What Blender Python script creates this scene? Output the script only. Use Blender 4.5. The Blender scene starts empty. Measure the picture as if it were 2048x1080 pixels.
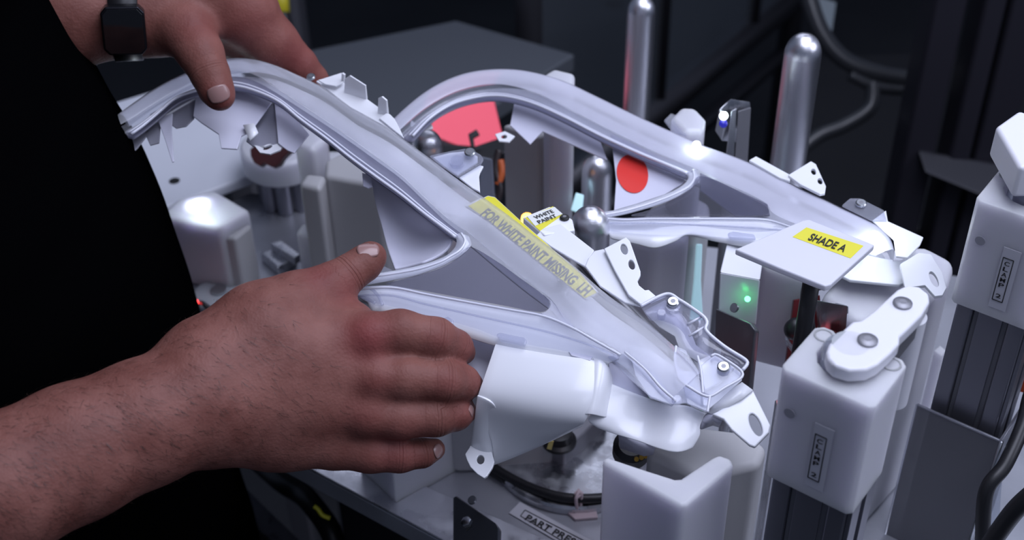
import bpy, bmesh, math, random
import numpy as np
from mathutils import Vector, Matrix, Quaternion
random.seed(7)
C = bpy.context.scene.collection
SC = bpy.context.scene
# ------------------------------------------------------------------ camera
F = 2600.0; CX = 1024.0; CY = 540.0; HC = 0.835
TH = math.atan(F / 3320.0); RO = math.atan(67 / 3320.0)
r0 = Vector((1, 0, 0)); u0 = Vector((0, math.sin(TH), math.cos(TH))); FW = Vector((0, math.cos(TH), -math.sin(TH)))
RT = r0 * math.cos(RO) - u0 * math.sin(RO); UP = r0 * math.sin(RO) + u0 * math.cos(RO)
CAM = Vector((0, 0, HC))
cam = bpy.data.cameras.new('camera'); co = bpy.data.objects.new('camera', cam); C.objects.link(co)
M = Matrix((RT, UP, -FW)).transposed().to_4x4(); M.translation = CAM; co.matrix_world = M
cam.sensor_width = 36; cam.lens = F / 2048 * 36; cam.clip_start = 0.02; cam.clip_end = 60
cam.dof.use_dof = True; cam.dof.focus_distance = 0.885; cam.dof.aperture_fstop = 6.5; cam.dof.aperture_blades = 7
SC.camera = co
SC.view_settings.view_transform = 'Standard'; SC.view_settings.look = 'None'
SC.view_settings.exposure = 0.26; SC.view_settings.gamma = 1.0; SC.view_settings.use_curve_mapping = False
# ------------------------------------------------------------------ world and lamps
w = bpy.data.worlds.new('world'); SC.world = w; w.use_nodes = True
w.node_tree.nodes['Background'].inputs[0].default_value = (0.55, 0.66, 1.0, 1); w.node_tree.nodes['Background'].inputs[1].default_value = 0.13

def area(name, loc, target, sx, sy, power, col=(0.76, 0.80, 1.0), spread=180):
    l = bpy.data.lights.new(name, 'AREA'); l.shape = 'RECTANGLE'; l.size = sx; l.size_y = sy; l.energy = power; l.color = col
    l.spread = math.radians(spread)
    o = bpy.data.objects.new(name, l); C.objects.link(o); o.location = loc
    o.rotation_euler = (Vector(target) - Vector(loc)).to_track_quat('-Z', 'Y').to_euler(); return o
def point(name, loc, power, col, r=0.004):
    l = bpy.data.lights.new(name, 'POINT'); l.energy = power; l.color = col; l.shadow_soft_size = r
    o = bpy.data.objects.new(name, l); C.objects.link(o); o.location = loc; return o
area('station_light', (0.38, 0.74, 1.42), (0.22, 0.78, 0.2), 1.2, 0.8, 15.0)
area('aisle_light', (1.9, 0.35, 1.3), (0.2, 0.75, 0.15), 1.1, 0.9, 13.0)
area('front_light', (0.5, -0.7, 1.8), (0.2, 0.75, 0.15), 0.8, 0.6, 2.2)
area('rear_light', (0.3, 2.3, 1.3), (0.2, 1.0, 0.2), 1.6, 0.5, 3.5)

# ------------------------------------------------------------------ pixel geometry
def ray(px, py): return FW + RT * ((px - CX) / F) - UP * ((py - CY) / F)
def P(px, py, d): return CAM + ray(px, py) * d
def Z(px, py, z):
    r = ray(px, py); return CAM + r * ((z - HC) / r.z)
def Yp(px, py, y):
    r = ray(px, py); return CAM + r * (y / r.y)
class Plane:
    def __init__(s, a, b, c):
        p = [Z(*a), Z(*b), Z(*c)]; s.o = p[0]; s.n = (p[1] - p[0]).cross(p[2] - p[0]).normalized()
        if s.n.z < 0: s.n = -s.n
    def at(s, px, py, off=0.0):
        r = ray(px, py); return CAM + r * (((s.o + s.n * off - CAM).dot(s.n)) / r.dot(s.n))

# ------------------------------------------------------------------ materials
def mat(name, col=(.8, .8, .8), rough=.5, metal=0.0, spec=.5, sub=0.0, subr=(.02, .02, .02), bump=0.0, bscale=300, aniso=0, coat=0.0, noise=0.0, nscale=20, emit=None, es=0, trans=0, ior=1.5, alpha=1, stretch=None):
    m = bpy.data.materials.new(name); m.use_nodes = True; nt = m.node_tree; b = nt.nodes['Principled BSDF']
    b.inputs['Base Color'].default_value = (*col, 1); b.inputs['Roughness'].default_value = rough; b.inputs['Metallic'].default_value = metal
    b.inputs['Specular IOR Level'].default_value = spec; b.inputs['Coat Weight'].default_value = coat; b.inputs['IOR'].default_value = ior
    b.inputs['Transmission Weight'].default_value = trans; b.inputs['Alpha'].default_value = alpha
    b.inputs['Anisotropic'].default_value = aniso
    if sub: b.inputs['Subsurface Weight'].default_value = sub; b.inputs['Subsurface Radius'].default_value = subr; b.inputs['Subsurface Scale'].default_value = 1.0
    if emit: b.inputs['Emission Color'].default_value = (*emit, 1); b.inputs['Emission Strength'].default_value = es
    if bump or noise or stretch:
        tc = nt.nodes.new('ShaderNodeTexCoord'); mp = nt.nodes.new('ShaderNodeMapping'); nt.links.new(tc.outputs['Object'], mp.inputs[0])
        if stretch: mp.inputs['Scale'].default_value = stretch
    if bump:
        n = nt.nodes.new('ShaderNodeTexNoise'); n.inputs['Scale'].default_value = bscale; n.inputs['Detail'].default_value = 4
        nt.links.new(mp.outputs[0], n.inputs['Vector'])
        bp = nt.nodes.new('ShaderNodeBump'); bp.inputs['Strength'].default_value = bump; bp.inputs['Distance'].default_value = .001
        nt.links.new(n.outputs['Fac'], bp.inputs['Height']); nt.links.new(bp.outputs[0], b.inputs['Normal'])
    if noise:
        n2 = nt.nodes.new('ShaderNodeTexNoise'); n2.inputs['Scale'].default_value = nscale; n2.inputs['Detail'].default_value = 5
        nt.links.new(mp.outputs[0], n2.inputs['Vector'])
        mr = nt.nodes.new('ShaderNodeMapRange'); mr.inputs['From Min'].default_value = .3; mr.inputs['From Max'].default_value = .7
        mr.inputs['To Min'].default_value = max(0.02, rough - noise); mr.inputs['To Max'].default_value = min(1, rough + noise)
        nt.links.new(n2.outputs['Fac'], mr.inputs['Value']); nt.links.new(mr.outputs[0], b.inputs['Roughness'])
        mx = nt.nodes.new('ShaderNodeMix'); mx.data_type = 'RGBA'; mx.inputs['A'].default_value = (*[c * (1 - noise * .6) for c in col], 1); mx.inputs['B'].default_value = (*col, 1)
        nt.links.new(n2.outputs['Fac'], mx.inputs['Factor']); nt.links.new(mx.outputs['Result'], b.inputs['Base Color'])
    return m
def fres(nt, ior):
    """Fresnel of a thin sheet: the same from both of its sides"""
    f = nt.nodes.new('ShaderNodeFresnel'); g = nt.nodes.new('ShaderNodeNewGeometry'); r = nt.nodes.new('ShaderNodeMapRange')
    r.inputs['To Min'].default_value = ior; r.inputs['To Max'].default_value = 1 / ior
    nt.links.new(g.outputs['Backfacing'], r.inputs['Value']); nt.links.new(r.outputs[0], f.inputs[0]); return f
def clear_mat(name, tint=(.9, .9, .95), refl=.9, white=0.0, rough=.05, ior=1.5):
    """thin clear plastic: see-through, with Fresnel gloss and an optional milky share"""
    m = bpy.data.materials.new(name); m.use_nodes = True; nt = m.node_tree; nt.nodes.clear()
    o = nt.nodes.new('ShaderNodeOutputMaterial'); t = nt.nodes.new('ShaderNodeBsdfTransparent'); t.inputs[0].default_value = (*tint, 1)
    g = nt.nodes.new('ShaderNodeBsdfGlossy'); g.inputs['Roughness'].default_value = rough; g.inputs[0].default_value = (refl, refl, refl, 1)
    f = fres(nt, ior)
    d = nt.nodes.new('ShaderNodeBsdfDiffuse'); d.inputs[0].default_value = (.82, .83, .9, 1)
    tl = nt.nodes.new('ShaderNodeBsdfTranslucent'); tl.inputs[0].default_value = (.82, .83, .92, 1)
    md = nt.nodes.new('ShaderNodeMixShader'); md.inputs[0].default_value = .4; nt.links.new(d.outputs[0], md.inputs[1]); nt.links.new(tl.outputs[0], md.inputs[2])
    m1 = nt.nodes.new('ShaderNodeMixShader'); m1.inputs[0].default_value = white; nt.links.new(t.outputs[0], m1.inputs[1]); nt.links.new(md.outputs[0], m1.inputs[2])
    m2 = nt.nodes.new('ShaderNodeMixShader'); nt.links.new(f.outputs[0], m2.inputs[0]); nt.links.new(m1.outputs[0], m2.inputs[1]); nt.links.new(g.outputs[0], m2.inputs[2])
    nt.links.new(m2.outputs[0], o.inputs[0]); return m
def frost_mat(name, white=.62, rough=.22, col=(.80, .82, .90)):
    """frosted plastic: blurs what lies close behind and scatters light"""
    m = bpy.data.materials.new(name); m.use_nodes = True; nt = m.node_tree; nt.nodes.clear()
    o = nt.nodes.new('ShaderNodeOutputMaterial'); t = nt.nodes.new('ShaderNodeBsdfRefraction'); t.inputs[0].default_value = (.95, .95, 1, 1)
    t.inputs['Roughness'].default_value = rough; t.inputs['IOR'].default_value = 1.08
    d = nt.nodes.new('ShaderNodeBsdfDiffuse'); d.inputs[0].default_value = (*col, 1)
    tl = nt.nodes.new('ShaderNodeBsdfTranslucent'); tl.inputs[0].default_value = (*col, 1)
    md = nt.nodes.new('ShaderNodeMixShader'); md.inputs[0].default_value = .35; nt.links.new(d.outputs[0], md.inputs[1]); nt.links.new(tl.outputs[0], md.inputs[2])
    m1 = nt.nodes.new('ShaderNodeMixShader'); m1.inputs[0].default_value = white; nt.links.new(t.outputs[0], m1.inputs[1]); nt.links.new(md.outputs[0], m1.inputs[2])
    g = nt.nodes.new('ShaderNodeBsdfGlossy'); g.inputs['Roughness'].default_value = .22
    f = fres(nt, 1.45)
    m2 = nt.nodes.new('ShaderNodeMixShader'); nt.links.new(f.outputs[0], m2.inputs[0]); nt.links.new(m1.outputs[0], m2.inputs[1]); nt.links.new(g.outputs[0], m2.inputs[2])
    nt.links.new(m2.outputs[0], o.inputs[0]); return m
WHITE = mat('gloss_white_plastic', (.80, .81, .84), .25, coat=.2)
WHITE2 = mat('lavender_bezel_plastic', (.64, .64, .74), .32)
NYLON = mat('milky_nylon', (.57, .57, .61), .42, sub=.9, subr=(.03, .028, .032), bump=.05, bscale=500)
NYLOND = mat('cream_nylon', (.47, .465, .47), .5, bump=.05, bscale=500, noise=.15, nscale=12)
ALU = mat('brushed_aluminium', (.62, .63, .66), .3, 1.0, noise=.18, nscale=60, bump=.08, bscale=500, stretch=(1, 1, .12))
PINM = mat('turned_aluminium', (.80, .80, .84), .33, 1.0, bump=.10, bscale=400, stretch=(.2, .2, 6), aniso=.6)
PLATEM = mat('milled_aluminium_plate', (.46, .47, .51), .38, .6, noise=.12, nscale=14, bump=.12, bscale=180)
STEEL = mat('grey_steel', (.26, .26, .28), .48, .8, bump=.1, bscale=400)
CHROME = mat('screw_steel', (.5, .52, .54), .32, 1.0)
BLACK = mat('black_rubber', (.012, .012, .014), .4)
MATTE = mat('dark_machine_paint', (.012, .012, .014), .55)
SHIRT = mat('black_cotton', (.0012, .0012, .0015), 1.0, spec=0.0)
YEL = mat('yellow_label', (.74, .68, .04), .4)
INK = mat('black_ink', (.01, .01, .01), .5)
PAPER = mat('clear_white_label', (.55, .55, .60), .3)
RED = mat('red_sticker', (.75, .035, .025), .4)
EXTR = mat('grey_anodised_extrusion', (.30, .30, .34), .35, .85, bump=.05)
EXTRD = mat('extrusion_cover_strip', (.17, .17, .19), .4, .3)
REDP = mat('red_acrylic', (.15, .018, .022), .3)
FROST = frost_mat('frosted_lens', .38, .03, (.90, .91, .97))
FROST2 = frost_mat('frosted_lens_rear', .72, .08, (.80, .80, .90))
RIM = mat('glossy_rim_plastic', (.72, .73, .82), .16, coat=.5)
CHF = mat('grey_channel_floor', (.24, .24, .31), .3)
CLEAR = clear_mat('clear_plastic', (.88, .88, .94), 1, .16)
CLEARR = clear_mat('clear_rim_plastic', (.88, .89, .94), 1, .20, .08, 1.5)
SMOKE = clear_mat('smoky_window_plastic', (.60, .60, .68), .8, .08, .1)
GLASS = clear_mat('clear_tube_plastic', (.85, .88, .92), 1, .12, .05, 1.55)

# ------------------------------------------------------------------ object helpers
def new_obj(name, me, m=None, parent=None):
    o = bpy.data.objects.new(name, me); C.objects.link(o)
    if m is not None and hasattr(me, 'materials'): me.materials.append(m)
    if parent is not None: o.parent = parent; o.matrix_parent_inverse = parent.matrix_world.inverted()
    return o
def tag(o, label=None, cat=None, group=None, kind=None):
    if label: o['label'] = label
    if cat: o['category'] = cat
    if group: o['group'] = group
    if kind: o['kind'] = kind
    return o
def thing(name, label, cat, loc=(0, 0, 0), group=None):
    o = bpy.data.objects.new(name, None); C.objects.link(o); o.location = loc; o.empty_display_size = .01
    o.matrix_world = Matrix.Translation(loc)
    return tag(o, label, cat, group)
def mesh(name, V, Fc, m, parent=None, smooth=False, thick=0, bevel=0, seg=2, subd=0, toff=-1):
    me = bpy.data.meshes.new(name); me.from_pydata([tuple(v) for v in V], [], Fc)
    bm = bmesh.new(); bm.from_mesh(me); bmesh.ops.remove_doubles(bm, verts=bm.verts, dist=1e-6); bmesh.ops.recalc_face_normals(bm, faces=bm.faces); bm.to_mesh(me); bm.free()
    o = new_obj(name, me, m, parent)
    if subd:
        s = o.modifiers.new('s', 'SUBSURF'); s.levels = subd; s.render_levels = subd
    if thick:
        s = o.modifiers.new('t', 'SOLIDIFY'); s.thickness = thick; s.offset = toff
    if bevel:
        b = o.modifiers.new('b', 'BEVEL'); b.width = bevel; b.segments = seg; b.limit_method = 'ANGLE'; b.angle_limit = math.radians(35); b.harden_normals = False
        smooth = True
    if smooth:
        for p in me.polygons: p.use_smooth = True
        if bevel and not subd:
            wn = o.modifiers.new('w', 'WEIGHTED_NORMAL'); wn.keep_sharp = True
    return o
def cr(pts, n=12, closed=False):
    """Catmull-Rom through the points"""
    p = [tuple(map(float, q)) for q in pts]; out = []; N = len(p)
    for i in range(N if closed else N - 1):
        a = p[(i - 1) % N] if closed or i > 0 else p[0]; b = p[i]; c = p[(i + 1) % N]; d = p[(i + 2) % N] if closed or i + 2 < N else p[-1]
        for k in range(n):
            t = k / n
            out.append(tuple(.5 * (2 * b[j] + (c[j] - a[j]) * t + (2 * a[j] - 5 * b[j] + 4 * c[j] - d[j]) * t * t + (3 * b[j] - a[j] - 3 * c[j] + d[j]) * t ** 3) for j in range(len(b))))
    if not closed: out.append(p[-1])
    return out
def resample(p, n):
    p = [Vector(q) for q in p]; L = [0]
    for a, b in zip(p, p[1:]): L.append(L[-1] + (b - a).length)
    out = []; j = 0
    for i in range(n):
        t = L[-1] * i / (n - 1)
        while j < len(L) - 2 and L[j + 1] < t: j += 1
        s = (t - L[j]) / max(1e-9, L[j + 1] - L[j]); out.append(p[j].lerp(p[j + 1], s))
    return out
def loft(name, curves3, m, parent=None, n=90, thick=0, smooth=True, toff=-1):
    R = [resample(c, n) for c in curves3]; V = []; Fc = []
    for r in R: V += r
    for k in range(len(R) - 1):
        for i in range(n - 1): Fc.append((k * n + i, k * n + i + 1, (k + 1) * n + i + 1, (k + 1) * n + i))
    return mesh(name, V, Fc, m, parent, smooth=smooth, thick=thick, toff=toff)
def prism(name, top, bot, m, parent=None, bevel=.002, seg=3, smooth=False):
    n = len(top); V = list(top) + list(bot)
    Fc = [tuple(range(n)), tuple(range(2 * n - 1, n - 1, -1))] + [(i, (i + 1) % n, n + (i + 1) % n, n + i) for i in range(n)]
    return mesh(name, V, Fc, m, parent, bevel=bevel, seg=seg, smooth=smooth)
def vprism(name, pix, zt, zb, m, parent=None, bevel=.002, seg=3, frombot=False):
    t = [Z(x, y, zb if frombot else zt) for x, y in pix]
    return prism(name, [Vector((v.x, v.y, zt)) for v in t], [Vector((v.x, v.y, zb)) for v in t], m, parent, bevel, seg)
def plate(name, pl, pix, off, thick, m, parent=None, bevel=.0006, seg=2, holes=None):
    """a flat piece lying in the plane PL at height OFF; pixel outline; optional round holes"""
    top = [pl.at(q[0], q[1], off + (q[2] if len(q) > 2 else 0)) for q in pix]
    bot = [t - pl.n * thick for t in top]
    if not holes: return prism(name, top, bot, m, parent, bevel, seg)
    # outline + holes: bridge by filling with bmesh triangle_fill
    bm = bmesh.new(); rings = [top] + [[pl.at(hx + rx * math.cos(a) * math.cos(ro) - ry * math.sin(a) * math.sin(ro), hy + rx * math.cos(a) * math.sin(ro) + ry * math.sin(a) * math.cos(ro), off) for a in [k * math.tau / 20 for k in range(20)]] for hx, hy, rx, ry, ro in holes]
    es = []
    for r in rings:
        vs = [bm.verts.new(v) for v in r]
        for i in range(len(vs)): es.append(bm.edges.new((vs[i], vs[(i + 1) % len(vs)])))
    bmesh.ops.triangle_fill(bm, edges=es, use_beauty=True, use_dissolve=False)
    bmesh.ops.recalc_face_normals(bm, faces=bm.faces)
    if bm.faces and sum((f.normal for f in bm.faces), Vector()).dot(pl.n) < 0: bmesh.ops.reverse_faces(bm, faces=bm.faces)
    me = bpy.data.meshes.new(name); bm.to_mesh(me); bm.free(); o = new_obj(name, me, m, parent)
    s = o.modifiers.new('t', 'SOLIDIFY'); s.thickness = thick; s.offset = -1
    b = o.modifiers.new('b', 'BEVEL'); b.width = bevel; b.segments = 2; b.limit_method = 'ANGLE'; b.angle_limit = math.radians(40)
    return o
def tube(name, pts, r, m, parent=None, sides=10, caps=True, taper=None):
    pts = [Vector(p) for p in pts]; V = []; Fc = []; n = len(pts); prev = None
    for i, p in enumerate(pts):
        t = (pts[min(n - 1, i + 1)] - pts[max(0, i - 1)]).normalized()
        if prev is None: a = t.orthogonal().normalized()
        else: a = (prev - t * prev.dot(t)).normalized()
        prev = a; b = t.cross(a); rr = r[i] if isinstance(r, (list, tuple)) else r
        for k in range(sides):
            an = math.tau * k / sides; V.append(p + (a * math.cos(an) + b * math.sin(an)) * rr)
    for i in range(n - 1):
        for k in range(sides): Fc.append((i * sides + k, i * sides + (k + 1) % sides, (i + 1) * sides + (k + 1) % sides, (i + 1) * sides + k))
    if caps: Fc.append(tuple(range(sides))[::-1]); Fc.append(tuple(range((n - 1) * sides, n * sides)))
    return mesh(name, V, Fc, m, parent, smooth=True)
def lathe(name, prof, m, loc, axis=(0, 0, 1), parent=None, n=32, caps=True):
    """prof: list of (radius, height) along AXIS from LOC"""
    ax = Vector(axis).normalized(); q = Vector((0, 0, 1)).rotation_difference(ax); V = []; Fc = []; K = len(prof)
    for r, h in prof:
        for k in range(n):
            a = math.tau * k / n; V.append(Vector(loc) + q @ Vector((r * math.cos(a), r * math.sin(a), h)))
    for i in range(K - 1):
        for k in range(n): Fc.append((i * n + k, i * n + (k + 1) % n, (i + 1) * n + (k + 1) % n, (i + 1) * n + k))
    if caps: Fc.append(tuple(range(n))); Fc.append(tuple(range((K - 1) * n, K * n)))
    o = mesh(name, V, Fc, m, parent, smooth=True)
    e = o.modifiers.new('e', 'EDGE_SPLIT'); e.split_angle = math.radians(40)
    return o
def disc_screw(name, loc, n, r, parent, m=None, socket=True):
    s = lathe(name, [(r, 0), (r, .0012), (r * .8, .002)], m or CHROME, loc, n, parent, 20)
    if socket: lathe('socket', [(r * .42, .0), (r * .42, .0021)], STEEL, loc, n, s, 6)
    return s
def text(name, body, p0, p1, nrm, m, parent, size=None, align='LEFT', squash=1.0, spacing=1.0, bold=.018):
    """flat lettering running from P0 towards P1 in the plane with normal NRM; fitted to the length unless SIZE is given"""
    cu = bpy.data.curves.new(name, 'FONT'); cu.body = body; cu.size = 1; cu.space_character = spacing; cu.extrude = 0; cu.offset = bold
    o = bpy.data.objects.new(name, cu); C.objects.link(o); bpy.context.view_layer.update()
    me = bpy.data.meshes.new_from_object(o.evaluated_get(bpy.context.evaluated_depsgraph_get())); bpy.data.objects.remove(o)
    xs = [v.co.x for v in me.vertices]; ys = [v.co.y for v in me.vertices]; w_ = max(xs) - min(xs); h_ = max(ys) - min(ys)
    x = (Vector(p1) - Vector(p0)); L = x.length; x.normalize(); n = Vector(nrm).normalized(); n = (n - x * n.dot(x)).normalized(); y = n.cross(x)
    s = L / w_; sy = (size / h_) if size else s * squash
    for v in me.vertices: v.co = Vector(p0) + x * ((v.co.x - min(xs)) * s) + y * ((v.co.y - (min(ys) + max(ys)) / 2) * sy) + n * .0002
    return new_obj(name, me, m, parent)
def quadon(name, a, b, c, d, m, parent, lift=.0002):
    """thin sheet, four corners"""
    n = (Vector(b) - Vector(a)).cross(Vector(d) - Vector(a)).normalized()
    if n.dot(CAM - Vector(a)) < 0: n = -n
    return prism(name, [Vector(v) + n * lift for v in (a, b, c, d)], [Vector(v) - n * .0001 for v in (a, b, c, d)], m, parent, 0)
# ================================================================== SETTING
ZF = -0.95
def struct(o): o['kind'] = 'structure'; return o
FLOORM = mat('dark_floor', (.022, .023, .026), .45, noise=.12, nscale=3)
WALLM = mat('dark_teal_wall', (.040, .052, .066), .6, noise=.05, nscale=2)
struct(prism('floor', [(-4, -1, ZF), (5, -1, ZF), (5, 7, ZF), (-4, 7, ZF)], [(-4, -1, ZF - .1), (5, -1, ZF - .1), (5, 7, ZF - .1), (-4, 7, ZF - .1)], FLOORM, bevel=0))
struct(prism('wall_back', [(-4, 6.5, ZF), (5, 6.5, ZF), (5, 6.6, ZF), (-4, 6.6, ZF)], [(-4, 6.5, 2.6), (5, 6.5, 2.6), (5, 6.6, 2.6), (-4, 6.6, 2.6)], WALLM, bevel=0))

# fixture: base plate on a dark machine cabinet
t = thing('fixture_base', 'milled aluminium base plate with scratched raised edge under the white blocks', 'base plate', Z(900, 900, 0))
pp = [(330, 785), (300, 640), (300, 480), (500, 385), (2200, 585), (2500, 1500), (1340, 1330)]
vprism('plate_body', pp, 0, -.022, PLATEM, t, .0015)
# scratched border strip along the left edge
A_, B_ = Z(330, 785, 0), Z(1340, 1330, 0); A2, B2 = Z(420, 785, 0), Z(1560, 1290, 0)
EDGEM = mat('scratched_edge_metal', (.66, .67, .72), .34, .85, noise=.2, nscale=40, bump=.25, bscale=90, stretch=(1, 1, 1))
up = Vector((0, 0, .003))
prism('border_strip', [A_ + up, B_ + up, B2 + up, A2 + up], [A_, B_, B2, A2], EDGEM, t, .001)
cab = thing('machine_cabinet', 'dark machine cabinet under the aluminium base plate', 'cabinet', Z(1000, 900, ZF))
q = [Z(x, y, -.0225) for x, y in [(660, 880), (660, 420), (2150, 600), (2400, 1480), (1400, 1240)]]
prism('cabinet_body', q, [Vector((v.x, v.y, ZF)) for v in q], MATTE, cab, .004)

# ================================================================== BACKGROUND
def leg4(parent, pts, z0, z1, m, s=.03):
    for p in pts: prism('leg', [(p.x - s, p.y - s, z0), (p.x + s, p.y - s, z0), (p.x + s, p.y + s, z0), (p.x - s, p.y + s, z0)], [(p.x - s, p.y - s, z1), (p.x + s, p.y - s, z1), (p.x + s, p.y + s, z1), (p.x - s, p.y + s, z1)], m, parent, .002)
GT = mat('grey_table_laminate', (.085, .094, .108), .5)
t = thing('grey_table', 'plain grey square table behind the upper arch of the rear lens', 'table', Z(900, 150, ZF))
px = [(912, 40), (1150, 108), (800, 330), (470, 130)]
vprism('tabletop', px, -.12, -.15, GT, t, .004)
cs = [Z(x, y, -.15) for x, y in px]; cc = sum(cs, Vector()) / 4
leg4(t, [c.lerp(cc, .25) for c in cs], -.15, ZF, EXTRD, .02)
# white tray at the left
t = thing('white_tray', 'white flat tray with a small dark hole behind the bent arch of the front lens', 'tray', Z(350, 300, .02))
TRAY = mat('white_tray_plastic', (.70, .72, .78), .45)
vprism('tray_panel', [(150, 228), (470, 130), (640, 300), (300, 425)], .03, .016, TRAY, t, .004)
lathe('hole', [(.006, 0), (.006, .0006)], INK, Z(349, 362, .0302), (0, 0, 1), t, 16)
lg = [Z(x, y, .016) for x, y in [(190, 240), (450, 160), (600, 290), (320, 395)]]
leg4(t, lg, .016, ZF, EXTRD, .015)
# white strip at the far left
t = thing('partition_screen', 'upright white screen seen between the black shirt and the far arm', 'panel', Z(150, 160, ZF))
PANM = mat('white_panel_paint', (.42, .44, .52), .5)
a, b = P(95, 100, 1.55), P(188, 95, 1.6); c_, d_ = P(165, 205, 1.6), P(90, 215, 1.55)
nb = FW * .02; prism('panel_face', [a, b, c_, d_], [v + nb for v in (a, b, c_, d_)], PANM, t, .002)
p0 = P(120, 205, 1.6); tube('stand', [p0, Vector((p0.x, p0.y, ZF))], .012, EXTRD, t)
# grey extrusion posts behind the far hand
def extr_post(name, px0, px1, d, wid, label, grp, dark=False, ztop=.7):
    b_ = Z(*px1, ZF) if False else P(*px1, d); tpt = Vector((b_.x, b_.y, ztop))
    base = Vector((b_.x, b_.y, ZF)); t = thing(name, label, 'post', base, grp); h = wid / 2
    for i in range(4):
        a = math.radians(38 + 90 * i + 45); cx, cy = base.x + math.cos(a) * h * .95, base.y + math.sin(a) * h * .95; s = h * .36
        prism('corner_rail', [(cx - s, cy - s, ztop), (cx + s, cy - s, ztop), (cx + s, cy + s, ztop), (cx - s, cy + s, ztop)], [(cx - s, cy - s, ZF), (cx + s, cy - s, ZF), (cx + s, cy + s, ZF), (cx - s, cy + s, ZF)], EXTRD if dark else EXTR, t, .002)
    s = h * .85; prism('core', [(base.x - s, base.y - s, ztop - .002), (base.x + s, base.y - s, ztop - .002), (base.x + s, base.y + s, ztop - .002), (base.x - s, base.y + s, ztop - .002)], [(base.x - s, base.y - s, ZF + .001), (base.x + s, base.y - s, ZF + .001), (base.x + s, base.y + s, ZF + .001), (base.x - s, base.y + s, ZF + .001)], EXTRD, t, .001)
    return t
extr_post('frame_post', None, (500, 60), 2.3, .05, 'grey aluminium frame post behind the far hand, left of the pair', None)
extr_post('frame_post', None, (585, 60), 2.4, .045, 'grey aluminium frame post right of the yellow cable plug', None)
t = thing('hanging_cable', 'black cable with a yellow plug hanging between two grey posts', 'cable', P(560, -60, 2.2))
tube('cable', [P(556, -260, 2.05), P(560, -60, 2.05), P(566, 30, 2.05), P(574, 55, 2.05), P(580, 80, 2.05)], .010, BLACK, t)
tube('plug', [P(559, -30, 2.045), P(563, 25, 2.045)], .013, mat('yellow_plug', (.65, .55, .03), .4), t)
# glass guard with frame, blue blurred reflections behind
GF = mat('guard_frame_metal', (.05, .05, .058), .4, .5)
gz = -.30
g = thing('glass_guard', 'glass guard panel in a dark metal frame behind the two tall pins', 'guard', Z(1350, 160, ZF))
a, b = P(1060, 345, 2.25), P(1580, 55, 3.0); a.z = b.z = (a.z + b.z) / 2
hor = (b - a).normalized(); hh = Vector((0, 0, 1.3))
nn = hor.cross(Vector((0, 0, 1))).normalized() * .02
def barq(name, p, q, s, m, par):
    return tube(name, [p, q], s, m, par, 4)
barq('bottom_rail', a, b, .035, GF, g); r2 = barq('lower_rail', a - Vector((0, 0, .14)), b - Vector((0, 0, .14)), .02, GF, g)
prism('glass_pane', [a, b, b + hh, a + hh], [v + nn * .25 for v in (a, b, b + hh, a + hh)], clear_mat('guard_glass', (.75, .84, .88), .7, .06, .1), g, 0)
for f in (.42, .80):
    c_ = a.lerp(b, f); barq('mullion', c_, c_ + hh, .018, GF, g)
for f in (0, 1.0):
    c_ = a.lerp(b, f); barq('mullion', Vector((c_.x, c_.y, ZF)), c_ + hh, .03, GF, g)
BLU = mat('blue_reflection', (.10, .20, .28), .5)  # panels added to stand in for blurred blue reflections in the guard glass
for (x, y, sx, sy, dd, lab) in [(1140, 65, 90, 34, 4.2, 'panel added for a blue reflection in the guard, left of the thin tall pin'), (1225, 95, 70, 30, 4.0, 'panel added for a blue reflection in the guard, lower one near the thin tall pin'), (1345, 50, 60, 22, 4.3, 'panel added for a blue reflection in the guard, between the two tall pins')]:
    t = thing('reflection_panel', lab, 'panel', P(x, y, dd)); v = [P(x - sx, y - sy, dd), P(x + sx, y - sy * .6, dd), P(x + sx, y + sy, dd), P(x - sx * .8, y + sy, dd)]
    prism('panel_face', v, [k + FW * .05 for k in v], BLU, t, .01)
    p0 = P(x, y + sy * .8, dd + .02); tube('stand', [p0, Vector((p0.x, p0.y, ZF))], .03, MATTE, t)
# dark machine with column at the right
COLM = mat('dark_violet_column', (.040, .038, .050), .35, .5)
t = thing('machine_column', 'tall dark double extrusion column at the upper right', 'column', P(1900, 330, 1.9))
b0 = P(1900, 330, 1.9); b0.z = -.35
for dx, wd in ((-.055, .045), (.0, .03), (.05, .05)):
    c0 = Vector((b0.x + dx, b0.y + abs(dx) * .2, 0)); s = wd / 2
    prism('rail', [(c0.x - s, c0.y - .03, .9), (c0.x + s, c0.y - .03, .9), (c0.x + s, c0.y + .03, .9), (c0.x - s, c0.y + .03, .9)], [(c0.x - s, c0.y - .03, ZF), (c0.x + s, c0.y - .03, ZF), (c0.x + s, c0.y + .03, ZF), (c0.x - s, c0.y + .03, ZF)], COLM, t, .006)
prism('foot_bracket', [P(1835, 300, 1.86), P(2010, 330, 1.86), P(2030, 420, 1.84), P(1850, 345, 1.84)], [P(1835, 300, 1.9), P(2010, 330, 1.9), P(2030, 420, 1.9), P(1850, 345, 1.9)], GF, t, .004)
t = thing('dark_machine', 'low dark machine body behind the right-hand clamps', 'machine', P(1800, 350, 2.2))
v = [P(1560, 470, 2.1), P(2200, 420, 2.1), P(2250, 120, 2.6), P(1560, 170, 2.6)]
for k in v: k.z = -.42
prism('machine_body', v, [Vector((k.x, k.y, ZF)) for k in v], MATTE, t, .01)
HOSE = mat('dark_hose', (.03, .032, .036), .3)
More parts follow.
